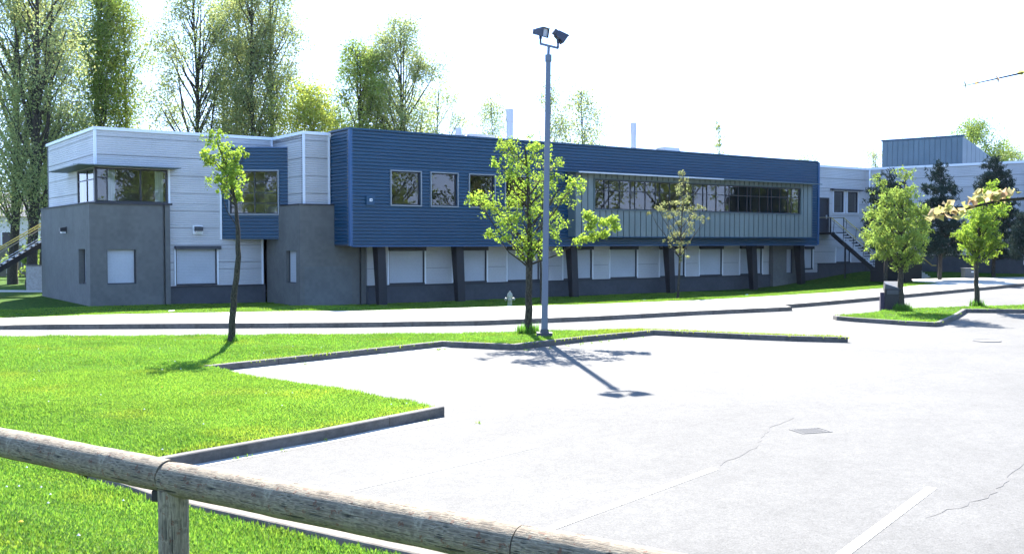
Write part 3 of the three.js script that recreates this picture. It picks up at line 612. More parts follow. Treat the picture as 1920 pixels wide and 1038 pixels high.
// inner floors, back walls and the flat roof with its cap flashing
obj('floor', new GB().box(-9.7, -1.8, 3.3, 3.45, -15.9, -6.2).box(-1.1, 34, 3.3, 3.45, -15.9, -2.5).box(0.3, 34, 2.74, 3.3, -2.45, -0.4).geo(), M.inside, B);
obj('partition', new GB().box(-9.6, 34.1, 3.46, 7.7, -9.6, -9.5).box(-1.7, -1.2, 3.46, 7.7, -9.4, -6.2).geo(), M.inside, B);
obj('back_wall', new GB().box(-10.35, 34.4, -0.6, 4.55, -16.35, -16.2).box(-9.99, 34.4, 4.55, 7.9, -16.35, -16.0).geo(), M.grey, B);
const roof = obj('roof', new GB().box(-9.9, -1.4, 7.72, 7.88, -16.19, -6.0).box(-1.4, 34.14, 7.72, 7.88, -16.19, -2.25).box(0.1, 34.14, 7.725, 7.885, -2.25, -0.2).geo(), M.roofing, B);
{
  const G = new GB();
  G.box(-10.06, -1.36, 7.93, TOP + 0.02, -6.1, -5.79).box(-10.06, -9.8, 7.93, TOP + 0.02, -16.3, -6.1).box(-1.46, -1.16, 7.93, TOP + 0.021, -5.79, -2.04).box(-1.16, -0.07, 7.93, TOP + 0.02, -2.35, -2.04);
  obj('cap_flashing', G.geo(), M.silverTrim, B);
}
const lathe = (prof, seg = 20) => new THREE.LatheGeometry(prof.map(([r, y]) => new THREE.Vector2(r, y)), seg);
function stack(x, z, r, y1) { const m = obj('exhaust_stack', lathe([[r * 2.6, 7.85], [r * 2.6, 8.05], [r * 1.5, 8.5], [r, 8.6], [r, y1 - 0.75], [r * 1.1, y1 - 0.75], [r * 1.1, y1], [r * 0.92, y1], [r * 0.92, y1 - 0.5]]), M.galv, roof); m.position.set(x, 0, z); return m; }
stack(10.8, -7.5, 0.17, 9.5); stack(13.3, -5.8, 0.2, 10.6); stack(23.3, -6, 0.17, 10.5);
obj('roof_unit', new GB().box(11.2, 13.0, 7.88, 9.15, -8.2, -6.9).hex([V(10.2, 7.88, -8.0), V(10.2, 7.88, -7.1), V(11.2, 7.88, -7.1), V(11.2, 7.88, -8.0)], [V(10.6, 8.7, -8.0), V(10.6, 8.7, -7.1), V(11.2, 9.1, -7.1), V(11.2, 9.1, -8.0)]).geo(), M.galv, roof);
obj('roof_vent', new GB().hex([V(24.6, 7.88, -5.6), V(24.6, 7.88, -4.4), V(26.2, 7.88, -4.4), V(26.2, 7.88, -5.6)], [V(24.75, 8.92, -5.4), V(24.75, 8.92, -4.6), V(26.05, 8.92, -4.6), V(26.05, 8.92, -5.4)]).geo(), M.galv, roof);
obj('roof_vent', new GB().hex([V(12.0, 7.88, -5.9), V(12.0, 7.88, -5.2), V(13.8, 7.88, -5.2), V(13.8, 7.88, -5.9)], [V(12.4, 8.75, -5.8), V(12.4, 8.75, -5.3), V(13.6, 8.85, -5.3), V(13.6, 8.85, -5.8)]).geo(), M.galv, roof);

// ------------------------------------------------------------------ rear wing
{
  const W = wing, f1 = [0, -1.5, 0], t2 = -Math.atan2(10.1, 2.6), f2 = [41.6, -1.5, t2], L2 = 13;
  const door = [36.4, 37.5, 3.46, 5.85], wA = [37.95, 39.15, 4.85, 6.33], wB = [39.5, 40.75, 4.85, 6.33], sh = [38.3, 39.9, 1.35, 2.4], lo = [34.9, 35.75, 0.95, 2.3];
  const J = [1.3, 2.1, 2.95, 3.8, 4.62, 5.46, 6.5, 7.2];
  silverWall(W, f1, 34.62, 41.6, 0.7, 7.93, [door, wA, wB, sh, lo], J);
  at(obj('plinth', boxGeo(36.3, 41.6, -0.7, 1.25, -0.3, 0.1), M.greyDark, W), f1); at(obj('plinth_cap', boxGeo(36.3, 41.6, 1.25, 1.32, -0.3, 0.14), M.darkFrame, W), f1);
  at(obj('plinth', boxGeo(34.62, 36.28, -0.7, 0.7, -0.3, 0.1), M.greyDark, W), f1);
  windowUnit(W, f1, ...wA, { trim: M.silverTrim, bar: 0.07 }); windowUnit(W, f1, ...wB, { trim: M.silverTrim, bar: 0.07 });
  at(obj('window_hood', boxGeo(37.6, 41.0, 6.4, 6.48, 0.0, 0.3), M.greyDark, W), f1);
  shutterUnit(W, f1, ...sh, { header: false }); shutterUnit(W, f1, ...lo);
  const d = new THREE.Group(); d.name = 'door'; W.add(d); at(d, f1);
  obj('leaf', boxGeo(36.46, 37.44, 3.46, 5.79, -0.16, -0.1), M.darkFrame, d); obj('frame', new GB().box(36.4, 36.46, 3.46, 5.85, -0.2, 0.02).box(37.44, 37.5, 3.46, 5.85, -0.2, 0.02).box(36.46, 37.44, 5.79, 5.85, -0.2, 0.02).geo(), M.greyDark, d); obj('handle', boxGeo(37.28, 37.36, 4.4, 4.65, -0.1, -0.04), M.galv, d);
  silverWall(W, f2, 0, L2, 1.85, 7.93, [], J);
  at(obj('plinth', boxGeo(0, L2, -0.7, 1.82, -0.3, 0.1), M.greyDark, W), f2); at(obj('plinth_cap', boxGeo(0, L2, 1.82, 1.88, -0.3, 0.14), M.darkFrame, W), f2);
  at(obj('downpipe', tubeGeo([[0.35, 1.3, 0.12, 0.06], [0.35, 7.9, 0.12, 0.06]], 8), M.silverTrim, W), f2); at(obj('downpipe', tubeGeo([[10.6, 1.3, 0.12, 0.06], [10.6, 7.9, 0.12, 0.06]], 8), M.silverTrim, W), f2);
  at(obj('cap_flashing', boxGeo(34.45, 41.6, 7.93, TOP + 0.03, -0.3, 0.07), M.silverTrim, W), f1); at(obj('cap_flashing', boxGeo(0, L2, 7.93, TOP + 0.031, -0.3, 0.07), M.silverTrim, W), f2);
  const R = at(obj('roof', boxGeo(0, L2, 7.7, 7.86, -16, -0.3), M.roofing, W), f2);
  obj('roof', boxGeo(34.5, 41.6, 7.7, 7.86, -16, -1.8), M.roofing, W);
  at(obj('partition', new GB().box(34.6, 41.6, 3.4, 7.7, -6, -5.9).box(41.55, 41.85, -0.7, 7.9, -7, -0.06).geo(), M.inside, W), f1); at(obj('floor', boxGeo(34.6, 41.6, 3.3, 3.42, -5.9, -0.35), M.inside, W), f1);
  // slate blue shed-roofed volume on the roof: tall side along the wall, end falling away
  const g = new THREE.Group(); g.name = 'rooftop_volume'; W.add(g); at(g, f2);
  const xa = -0.3, xb = 5.45, z = -4, y1 = 10.35, yl = 7.95, dep = 17, ya = 10.35;
  obj('core', new GB().hex([V(xa, 7.86, z - dep), V(xa, 7.86, z - 0.04), V(xb - 0.04, 7.86, z - 0.04), V(xb - 0.04, 7.86, z - dep)], [V(xa, yl, z - dep), V(xa, ya, z - 0.04), V(xb - 0.04, y1, z - 0.04), V(xb - 0.04, yl, z - dep)]).geo(), M.slate, g);
  const n = 15; for (let i = 0; i < n; i++) { const a = lerp(xa, xb, i / n), b = lerp(xa, xb, (i + 1) / n); obj('panel', new GB().box(a + 0.02, b - 0.02, 7.86, y1 - 0.05, z - 0.038, z).box(b - 0.02, b + 0.02, 7.86, y1 - 0.05, z - 0.038, z + 0.045).geo(), M.slate, g); }
  for (let i = 0; i < 16; i++) { const a = z - dep * i / 16, b = z - dep * (i + 1) / 16, ya_ = lerp(y1, yl, i / 16) - 0.04, yb_ = lerp(y1, yl, (i + 1) / 16) - 0.04; obj('panel', new GB().hex([V(xb - 0.038, 7.86, b + 0.03), V(xb - 0.038, 7.86, a - 0.03), V(xb, 7.86, a - 0.03), V(xb, 7.86, b + 0.03)], [V(xb - 0.038, yb_, b + 0.03), V(xb - 0.038, ya_, a - 0.03), V(xb, ya_, a - 0.03), V(xb, yb_, b + 0.03)]).geo(), M.slate, g); }
  obj('eave_trim', new GB().box(xa - 0.05, xb + 0.08, y1 - 0.05, y1 + 0.06, z - 0.3, z + 0.07).geo(), M.blue, g);
}

// ------------------------------------------------------------------ log rail fence in the foreground
{
  const f = thing('log_fence', 'low fence of weathered grey round logs on short posts in the foreground', 'fence');
  const dir = V(3.13, 0, 2.11).normalize(), j1 = V(-1.77, 1.59, -5.18), LEN = 2.18;
  const r = rngOf(11);
  const joints = [-3, -2, -1, 0, 1, 2, 3].map((k) => j1.clone().addScaledVector(dir, k * LEN).add(V(0, Math.max(0, k) * 0.012, 0)));
  for (let k = 0; k + 1 < joints.length; k++) {
    const a = joints[k].clone().addScaledVector(dir, 0.003), b = joints[k + 1].clone().addScaledVector(dir, -0.003), pts = [], n = 26, ra = 0.083 + r() * 0.006, rb = 0.082 + r() * 0.006, sag = (r() - 0.5) * 0.02, lift = (r() - 0.5) * 0.012;
    for (let i = 0; i <= n; i++) { const t = i / n, p = a.clone().lerp(b, t); const e = Math.min(t, 1 - t) * n; pts.push([p.x, p.y + lift + sag * Math.sin(t * Math.PI) + 0.003 * noise(t * 5, k * 3), p.z + 0.004 * noise(t * 4, k * 3 + 1), lerp(ra, rb, t) * (e < 0.5 ? 0.975 : 1) * (1 + 0.02 * noise(t * 8, k * 7, 2))]); }
    const log = obj('rail', tubeGeo(pts, 28, { rough: 0.05, freq: 4 }), M.log, f);
    log.userData.label = 'weathered grey round log rail';
  }
  for (let k = 0; k < joints.length; k++) {
    const p = joints[k].clone().addScaledVector(dir, 0.035), y0 = lawnY(p.x, p.z) - 0.25, y1 = 1.59 - 0.055, pts = [];
    for (let i = 0; i <= 14; i++) { const t = i / 14; pts.push([p.x + 0.004 * noise(t * 3, k), lerp(y0, y1, t), p.z + 0.004 * noise(t * 3, k + 5), 0.075 * (1 + 0.02 * noise(t * 4, k * 2))]); }
    obj('post', tubeGeo(pts, 22, { rough: 0.04, freq: 4 }), M.log, f);
    obj('bracket', boxGeo(-0.03, 0.03, -0.02, 0.035, -0.05, 0.05), M.black, f).position.copy(p.clone().addScaledVector(dir, -0.1).add(V(0, -0.105, 0)));
  }
}

// ------------------------------------------------------------------ lamp post with two floodlights
{
  const p = [0.92, roadY(0.92, -28.6) + 0.12, -28.6];
  const t = thing('lamp_post', 'tall grey square lamp post with two dark floodlights beside the kerb', 'lamp post', p);
  obj('base', new GB().box(-0.22, 0.22, -0.1, 0.12, -0.22, 0.22).hex([V(-0.13, 0.12, -0.13), V(-0.13, 0.12, 0.13), V(0.13, 0.12, 0.13), V(0.13, 0.12, -0.13)], [V(-0.1, 0.22, -0.1), V(-0.1, 0.22, 0.1), V(0.1, 0.22, 0.1), V(0.1, 0.22, -0.1)]).geo(), M.greyDark, t);
  const G = new GB(), h = 7.75, c = 0.018, q = (r, y, lx) => [[-r + c, -r], [r - c, -r], [r, -r + c], [r, r - c], [r - c, r], [-r + c, r], [-r, r - c], [-r, -r + c]].map(([x, z]) => V(x + lx, y, z));
  const A = q(0.092, 0.2, 0), Bq = q(0.068, h, 0.1); for (let i = 0; i < 8; i++) { const j = (i + 1) % 8; G.quad(A[j], A[i], Bq[i], Bq[j]); }
  obj('pole', G.geo(), M.pole, t);
  obj('collar', boxGeo(0.01, 0.19, h - 0.02, h + 0.16, -0.09, 0.09), M.pole, t);
  obj('stem', tubeGeo([[0.1, h + 0.14, 0, 0.042], [0.11, h + 0.42, 0, 0.04]], 12), M.pole, t);
  obj('crossarm', new GB().bar(V(-0.14, h + 0.47, 0.02), V(0.39, h + 0.35, -0.02), 0.05, 0.06).geo(), M.pole, t);
  for (const [x, y, turn, tilt] of [[-0.12, h + 0.47, 0.95, 0.16], [0.37, h + 0.36, 1.85, 0.62]]) {
    const fl = new THREE.Group(); fl.name = 'floodlight'; t.add(fl); fl.position.set(x, y, 0);
    obj('knuckle', tubeGeo([[0, 0, 0, 0.035], [0, 0.12, 0, 0.03], [0, 0.15, 0, 0.045], [0, 0.22, 0, 0.045], [0, 0.28, 0, 0.03]], 10), M.lamp, fl);
    const hd = new THREE.Group(); hd.rotation.set(0, turn, 0); const place = (m) => { m.position.set(turn > 1 ? 0.06 : 0.02, 0.32, 0); m.rotation.set(tilt, turn, 0, 'YXZ'); m.scale.setScalar(0.7); return m; };
    place(obj('housing', new GB().hex([V(-0.16, -0.12, -0.2), V(-0.2, -0.17, 0.16), V(0.2, -0.17, 0.16), V(0.16, -0.12, -0.2)], [V(-0.14, 0.12, -0.2), V(-0.2, 0.19, 0.16), V(0.2, 0.19, 0.16), V(0.14, 0.12, -0.2)]).box(-0.11, 0.11, -0.1, 0.1, -0.34, -0.2).geo(), M.lamp, fl));
    place(obj('visor', new GB().box(-0.21, 0.21, 0.17, 0.195, 0.161, 0.26).box(-0.21, -0.19, -0.17, 0.17, 0.161, 0.24).box(0.19, 0.21, -0.17, 0.17, 0.161, 0.24).box(-0.21, 0.21, -0.19, -0.17, 0.161, 0.24).geo(), M.lamp, fl));
    place(obj('lens', boxGeo(-0.188, 0.188, -0.168, 0.168, 0.163, 0.175), M.lens, fl));
  }
}

// ------------------------------------------------------------------ hydrant, bin, utility cabinet, covers, litter
{
  const p = [-0.09, yardY(-0.09, -42.3) + 0.0, -42.2], h = thing('fire_hydrant', 'small pale green fire hydrant at the shaded grass edge', 'fire hydrant', p); h.scale.setScalar(0.9);
  obj('barrel', lathe([[0.0, -0.1], [0.15, -0.1], [0.15, 0.05], [0.11, 0.06], [0.105, 0.42], [0.14, 0.44], [0.14, 0.5], [0.11, 0.51], [0, 0.51]], 18), M.hydrant, h);
  obj('bonnet', lathe([[0.13, 0.51], [0.125, 0.57], [0.09, 0.64], [0.04, 0.67], [0.035, 0.73], [0, 0.73]], 18), M.hydrantCap, h);
  for (const a of [0.2, Math.PI + 0.2]) { const n = obj('outlet', lathe([[0.055, 0], [0.055, 0.09], [0.075, 0.09], [0.075, 0.14], [0.03, 0.15], [0.02, 0.18], [0, 0.18]], 12), M.hydrantCap, h); n.rotation.set(0, a, -Math.PI / 2); n.position.set(Math.cos(a) * 0.08, 0.36, -Math.sin(a) * 0.08); }
  const n = obj('pumper_outlet', lathe([[0.075, 0], [0.075, 0.08], [0.095, 0.08], [0.095, 0.14], [0.03, 0.16], [0, 0.16]], 14), M.hydrantCap, h); n.rotation.x = Math.PI / 2; n.position.set(0, 0.34, 0.08);
}
{
  const p = [14.86, lawnY(14.86, -39.6), -39.6], b = thing('waste_bin', 'dark litter bin with sloping grey lid and a purple side box behind the young tree', 'waste bin', p, -0.25);
  obj('body', new GB().hex([V(-0.26, -0.1, -0.3), V(-0.26, -0.1, 0.3), V(0.3, -0.1, 0.3), V(0.3, -0.1, -0.3)], [V(-0.28, 0.82, -0.32), V(-0.28, 0.82, 0.32), V(0.32, 0.82, 0.32), V(0.32, 0.82, -0.32)]).geo(), M.binBody, b);
  obj('lid', new GB().hex([V(-0.28, 0.822, -0.32), V(-0.28, 0.822, 0.32), V(0.32, 0.822, 0.32), V(0.32, 0.822, -0.32)], [V(-0.26, 1.1, -0.3), V(-0.26, 1.02, 0.3), V(0.3, 0.84, 0.3), V(0.3, 1.1, -0.3)]).geo(), M.binTop, b);
  obj('side_box', boxGeo(-0.42, -0.27, -0.08, 0.68, -0.22, 0.2), M.binBox, b);
  obj('flap', boxGeo(-0.2, 0.22, 0.62, 0.78, 0.325, 0.345), M.binTop, b);
}
{
  const p = [28.1, yardY(28.1, -62) + 0.0, -62.4], b = thing('utility_cabinet', 'grey metal utility cabinet by the dark plinth wall', 'cabinet', p, 0.2);
  obj('body', boxGeo(-0.33, 0.33, -0.3, 0.58, -0.2, 0.2), M.utility, b); obj('lid', boxGeo(-0.36, 0.36, 0.58, 0.63, -0.23, 0.23), M.utility, b); obj('label_plate', boxGeo(0.1, 0.28, 0.36, 0.44, 0.2, 0.206), M.whiteTrim, b); obj('door', boxGeo(-0.29, 0.03, 0.02, 0.54, 0.2, 0.212), M.utility, b);
}
{ // iron grating in the lot
  const g = thing('drain_grate', 'rectangular iron drain grate in the pale asphalt', 'drain', [4.43, roadY(4.43, -14.9) + 0.004, -14.93], 0.3); g.scale.set(0.8, 1, 0.8);
  obj('frame', new GB().box(-0.32, 0.32, -0.05, 0.004, -0.22, -0.19).box(-0.32, 0.32, -0.05, 0.004, 0.19, 0.22).box(-0.32, -0.29, -0.05, 0.004, -0.19, 0.19).box(0.29, 0.32, -0.05, 0.004, -0.19, 0.19).geo(), M.iron, g);
  for (let i = 0; i < 9; i++) obj('bar', boxGeo(-0.27 + i * 0.06, -0.24 + i * 0.06, -0.05, 0.003, -0.19, 0.19), M.iron, g);
}
{ const g = thing('manhole_cover', 'round iron manhole cover in the asphalt near the kerbed island', 'manhole cover', [13.4, roadY(13.4, -28.5) + 0.003, -28.5]); obj('rim', new THREE.TorusGeometry(0.36, 0.02, 8, 28).rotateX(Math.PI / 2), M.iron, g); obj('lid', new THREE.CylinderGeometry(0.335, 0.335, 0.02, 28), M.iron, g); }
{ // scraps of paper
  const bits = [[-12.9, -38.3, 'white scrap of paper on the shaded grass below the corner wing'], [12.0, -51.6, 'white scrap of paper on the shaded grass near the fifth column'], [6.3, -47.9, 'white scrap of paper on the shaded grass between the middle columns']];
  bits.forEach(([x, z, l], k) => { const G = new GB(), n = 3, y = (i, j) => 0.03 + 0.05 * noise(i * 1.3 + k * 9, j * 1.7); for (let i = 0; i < n; i++) for (let j = 0; j < n; j++) { const q = (a, b) => V((a / n - 0.5) * 0.2, y(a, b), (b / n - 0.5) * 0.14); G.quad(q(i, j), q(i, j + 1), q(i + 1, j + 1), q(i + 1, j)); } const m = tag(obj('paper_scrap', G.geo(), M.paper), l, 'litter', 'scraps of paper on the grass'); m.position.set(x, yardY(x, z) + 0.02, z); m.rotation.y = k; });
}

// ------------------------------------------------------------------ wall fittings of the school
const bld = (s, y, o) => V(-7.587 + s * 0.81412 + o * 0.5807, y, -47.6 - s * 0.5807 + o * 0.81412);
function wallLamp(s, y, o, turn, label, big) {
  const p = bld(s, y, o), t = thing('wall_lamp', label, 'wall lamp', [p.x, p.y, p.z], turn, 'wall lamps');
  if (big) { obj('back_plate', boxGeo(-0.24, 0.24, -0.22, 0.22, 0, 0.06), M.whiteTrim, t); obj('housing', new GB().hex([V(-0.17, -0.06, 0.06), V(-0.17, -0.06, 0.34), V(0.17, -0.06, 0.34), V(0.17, -0.06, 0.06)], [V(-0.17, 0.16, 0.06), V(-0.17, 0.13, 0.36), V(0.17, 0.13, 0.36), V(0.17, 0.16, 0.06)]).geo(), M.greyDark, t); obj('lens', boxGeo(-0.15, 0.15, -0.15, -0.062, 0.061, 0.26), M.lens, t); }
  else { obj('back_plate', boxGeo(-0.1, 0.1, -0.16, 0.16, 0, 0.04), M.greyDark, t); obj('housing', new GB().hex([V(-0.13, -0.05, 0.04), V(-0.13, -0.08, 0.32), V(0.13, -0.08, 0.32), V(0.13, -0.05, 0.04)], [V(-0.13, 0.14, 0.04), V(-0.13, 0.09, 0.32), V(0.13, 0.09, 0.32), V(0.13, 0.14, 0.04)]).geo(), M.darkFrame, t); obj('lens', boxGeo(-0.1, 0.1, -0.16, -0.09, 0.045, 0.26), M.lens, t); }
}
wallLamp(-5.3, 3.38, -5.85, PHI, 'square wall lamp on pale plate on the silver wall beside the corner wing', true);
wallLamp(-10.35, 3.38, -10.2, PHI - Math.PI / 2, 'small dark wall lamp on the grey side wall of the corner wing', false);
{
  const p = bld(1.02, 4.76, 0.0), t = thing('alarm_box', 'small navy alarm box with pale button on the navy ribbed wall', 'alarm box', [p.x, p.y, p.z], PHI);
  obj('box', boxGeo(-0.22, 0.22, -0.22, 0.22, 0, 0.09), M.blue, t); obj('button', boxGeo(-0.06, 0.08, -0.05, 0.08, 0.09, 0.12), M.whiteTrim, t); obj('button_hole', boxGeo(-0.02, 0.04, -0.01, 0.04, 0.12, 0.125), M.darkFrame, t);
}

// ------------------------------------------------------------------ metal stairs
function flight(root, a, b, width, across, n, { railH = 0.95, both = true } = {}) { // a, b: left stringer ends (floor level)
  const W = across.clone().multiplyScalar(width), run = b.clone().sub(a);
  for (const o of [V(0, 0, 0), W]) obj('stringer', new GB().bar(a.clone().add(o).add(V(0, -0.1, 0)), b.clone().add(o).add(V(0, -0.1, 0)), 0.05, 0.28).geo(), M.black, root);
  const dir = V(run.x, 0, run.z).normalize();
  for (let i = 0; i < n; i++) {
    const c = a.clone().addScaledVector(run, (i + 0.5) / n), w2 = W.clone().multiplyScalar(0.03), dd = dir.clone().multiplyScalar(0.13), q = (u, d, y) => c.clone().add(W.clone().multiplyScalar(u ? 0.97 : 0.03)).addScaledVector(dir, d * 0.13).add(V(0, y, 0));
    const G = new GB(); G.hex([q(0, -1, -0.1), q(1, -1, -0.1), q(1, 1, -0.1), q(0, 1, -0.1)], [q(0, -1, 0), q(1, -1, 0), q(1, 1, 0), q(0, 1, 0)]); obj('tread', G.geo(), M.tread, root);
  }
  for (const o of both ? [V(0, 0, 0), W] : [W]) {
    const A = a.clone().add(o), Bq = b.clone().add(o), up = (p, y) => p.clone().add(V(0, y, 0));
    obj('handrail', tubeGeo([[A.x, A.y + railH, A.z, 0.032], [Bq.x, Bq.y + railH, Bq.z, 0.032]], 8), M.yellow, root);
    obj('rail_bar', tubeGeo([[A.x, A.y + railH - 0.16, A.z, 0.022], [Bq.x, Bq.y + railH - 0.16, Bq.z, 0.022]], 8), M.rail, root);
    obj('rail_bar', tubeGeo([[A.x, A.y + 0.18, A.z, 0.02], [Bq.x, Bq.y + 0.18, Bq.z, 0.02]], 8), M.galv, root);
    for (let i = 0; i <= 4; i++) { const p = A.clone().lerp(Bq, 0.04 + 0.92 * i / 4); obj('baluster', tubeGeo([[p.x, p.y - 0.1, p.z, 0.02], [p.x + run.x * 0.02, p.y + railH, p.z + run.z * 0.02, 0.02]], 6), M.black, root); }
  }
}
const uDir = V(0.81412, 0, -0.5807), nDir = V(0.5807, 0, 0.81412);
{
  const t = thing('metal_staircase', 'black metal staircase with yellow handrails climbing to the rear wing door', 'staircase');
  const a = bld(36.15, 3.46, -0.25), b = bld(36.15, 1.0, 3.15);
  flight(t, a, b, 1.35, uDir, 14);
  obj('landing', new GB().hex([bld(36.1, 3.3, -1.48), bld(36.1, 3.3, -0.25), bld(37.55, 3.3, -0.25), bld(37.55, 3.3, -1.48)], [bld(36.1, 3.45, -1.48), bld(36.1, 3.45, -0.25), bld(37.55, 3.45, -0.25), bld(37.55, 3.45, -1.48)]).geo(), M.black, t);
  const tube = (...p) => tubeGeo(p.map((q) => [q.x, q.y, q.z, 0.034]), 8);
  obj('handrail', tube(bld(36.12, 4.45, -1.45), bld(36.12, 4.45, -0.25)), M.rail, t); obj('handrail', tube(bld(37.52, 4.45, -1.45), bld(37.52, 4.45, -0.25)), M.rail, t);
  for (const s of [36.12, 37.52]) for (const o of [-1.4, -0.3]) obj('rail_post', tube(bld(s, 3.44, o), bld(s, 4.45, o)), M.black, t);
  obj('prop', new GB().bar(bld(36.9, -0.3, 0.3), bld(36.9, 3.1, 0.3), 0.09, 0.09).geo(), M.black, t);
  // solid-sided lower landing and the short flight down to the path
  const P = (s, y, o) => bld(s, y, o);
  const slab = (s0, s1, o0, o1, y0, y1) => new GB().hex([P(s0, y0, o0), P(s0, y0, o1), P(s1, y0, o1), P(s1, y0, o0)], [P(s0, y1, o0), P(s0, y1, o1), P(s1, y1, o1), P(s1, y1, o0)]).geo();
  obj('platform', slab(35.75, 37.5, 3.1, 5.6, -0.2, 0.98), M.black, t);
  obj('side_panel', slab(35.7, 35.76, 3.45, 5.66, 0.3, 1.85), M.black, t); obj('side_panel', slab(35.76, 37.5, 5.6, 5.66, -0.1, 1.85), M.black, t);
  for (let i = 0; i < 4; i++) obj('step', slab(37.5 + i * 0.3, 37.8 + i * 0.3, 3.5, 5.5, -0.1, 0.94 - i * 0.12), M.galv, t);
  obj('guard_panel', slab(37.5, 39.2, 3.2, 3.26, -0.1, 1.75), M.black, t);
  obj('rail_frame', tube(P(37.5, 0.3, 5.62), P(37.5, 1.9, 5.62), P(39.3, 1.9, 5.62), P(39.3, 0.35, 5.62)), M.greyDark, t);
  obj('handrail', tube(P(37.55, 1.72, 5.56), P(37.9, 1.7, 5.56), P(38.8, 1.26, 5.56), P(39.25, 1.26, 5.56)), M.yellow, t);
}
{
  const t = thing('metal_staircase', 'black metal staircase with yellow handrails at the far end of the corner wing', 'staircase');
  const top = bld(-9.2, 3.3, -17.6), bot = bld(-13.9, 0.45, -16.6);
  flight(t, top, bot, 1.3, nDir.clone().multiplyScalar(-1), 15);
  const s = (s0, s1, o0, o1, y0, y1) => new GB().hex([bld(s0, y0, o0), bld(s0, y0, o1), bld(s1, y0, o1), bld(s1, y0, o0)], [bld(s0, y1, o0), bld(s0, y1, o1), bld(s1, y1, o1), bld(s1, y1, o0)]).geo();
  obj('footing', s(-15.2, -13.4, -18.1, -16.4, -0.4, 0.4), M.black, t);
  obj('landing', s(-9.2, -7.6, -18.9, -16.36, 3.15, 3.3), M.black, t);
  for (const k of [-9.1, -7.8]) obj('prop', new GB().bar(bld(k, -0.3, -18.7), bld(k, 3.15, -18.7), 0.1, 0.1).geo(), M.black, t);
}
{ // low rendered wall and what stands behind the far left end
  const w = thing('low_wall', 'low pale concrete wall behind the far stairs', 'wall', [-27.2, 0, -61.5], 0.1);
  obj('wall', boxGeo(-2.2, 4.5, -0.4, 1.35, -0.1, 0.1), M.concrete, w); obj('coping', boxGeo(-2.25, 4.55, 1.35, 1.42, -0.14, 0.14), M.kerb, w);
  const f = thing('board_fence', 'brown board fence among the trees at the far left', 'fence', [-52, 0, -86], 0.1);
  for (let i = 0; i < 40; i++) obj('board', boxGeo(i * 0.62, i * 0.62 + 0.58, -0.4, 2.5 + 0.04 * noise(i * 2.3, 1), -0.02, 0.02), M.fence, f);
  obj('fence_rail', boxGeo(0, 24.8, 2.0, 2.1, -0.08, -0.021), M.fence, f);
  const h = thing('pale_house', 'pale house with dark roof glimpsed between the trunks at far left', 'house', [-50, -0.2, -100], 0.25);
  obj('wall', boxGeo(-5, 7, -0.3, 5.4, -4, 4), M.house, h);
  const G = new GB(); G.hex([V(-5.5, 5.41, -4.5), V(-5.5, 5.41, 4.5), V(7.5, 5.41, 4.5), V(7.5, 5.41, -4.5)], [V(-4, 7.8, -0.2), V(-4, 7.8, 0.2), V(6, 7.8, 0.2), V(6, 7.8, -0.2)]); obj('roof', G.geo(), M.roofing, h);
  for (const x of [-3, 0.5, 4]) { const wn = obj('window', boxGeo(x, x + 1.3, 2.6, 4.0, 4.0, 4.05), M.whiteTrim, h); obj('pane', boxGeo(x + 0.1, x + 1.2, 2.7, 3.9, 4.05, 4.06), M.darkFrame, wn); }
}

// ------------------------------------------------------------------ trees: limbs grow from the trunk to clumps of leaves; every leaf is a small folded face
class LeafGeo {
  constructor(r) { this.p = []; this.n = []; this.c = []; this.r = r; }
  leaf(x, y, z, len, wid, tone, up = 0.25) {
    const r = this.r; let dx = r() * 2 - 1, dy = r() * 2 - 1 - up, dz = r() * 2 - 1, l = Math.hypot(dx, dy, dz) || 1; dx /= l; dy /= l; dz /= l;
    let ax = r() * 2 - 1, ay = r() * 2 - 1, az = r() * 2 - 1; let sx = dy * az - dz * ay, sy = dz * ax - dx * az, sz = dx * ay - dy * ax; l = Math.hypot(sx, sy, sz) || 1; sx /= l; sy /= l; sz /= l;
    const nx = dy * sz - dz * sy, ny = dz * sx - dx * sz, nz = dx * sy - dy * sx, h = len / 2, w = wid / 2, f = w * 0.5;
    const a = [x - dx * h, y - dy * h, z - dz * h], b = [x + dx * h, y + dy * h, z + dz * h], c = [x + sx * w + nx * f, y + sy * w + ny * f, z + sz * w + nz * f], d = [x - sx * w + nx * f, y - sy * w + ny * f, z - sz * w + nz * f];
    const push = (A, B, C) => {
      const ux = B[0] - A[0], uy = B[1] - A[1], uz = B[2] - A[2], vx = C[0] - A[0], vy = C[1] - A[1], vz = C[2] - A[2]; let mx = uy * vz - uz * vy, my = uz * vx - ux * vz, mz = ux * vy - uy * vx; const q = Math.hypot(mx, my, mz) || 1; mx /= q; my /= q; mz /= q;
      this.p.push(...A, ...B, ...C); this.n.push(mx, my, mz, mx, my, mz, mx, my, mz); this.c.push(...tone, ...tone, ...tone);
    };
    push(a, b, c); push(b, a, d);
  }
  geo() { const g = new THREE.BufferGeometry(); g.setAttribute('position', new THREE.Float32BufferAttribute(this.p, 3)); g.setAttribute('normal', new THREE.Float32BufferAttribute(this.n, 3)); g.setAttribute('color', new THREE.Float32BufferAttribute(this.c, 3)); return g; }
}
const trunkAt = (pts, y) => { for (let i = 0; i + 1 < pts.length; i++) if (y <= pts[i + 1][1] || i + 2 === pts.length) { const t = clamp((y - pts[i][1]) / (pts[i + 1][1] - pts[i][1]), 0, 1); return pts[i].map((v, k) => lerp(v, pts[i + 1][k], t)); } };
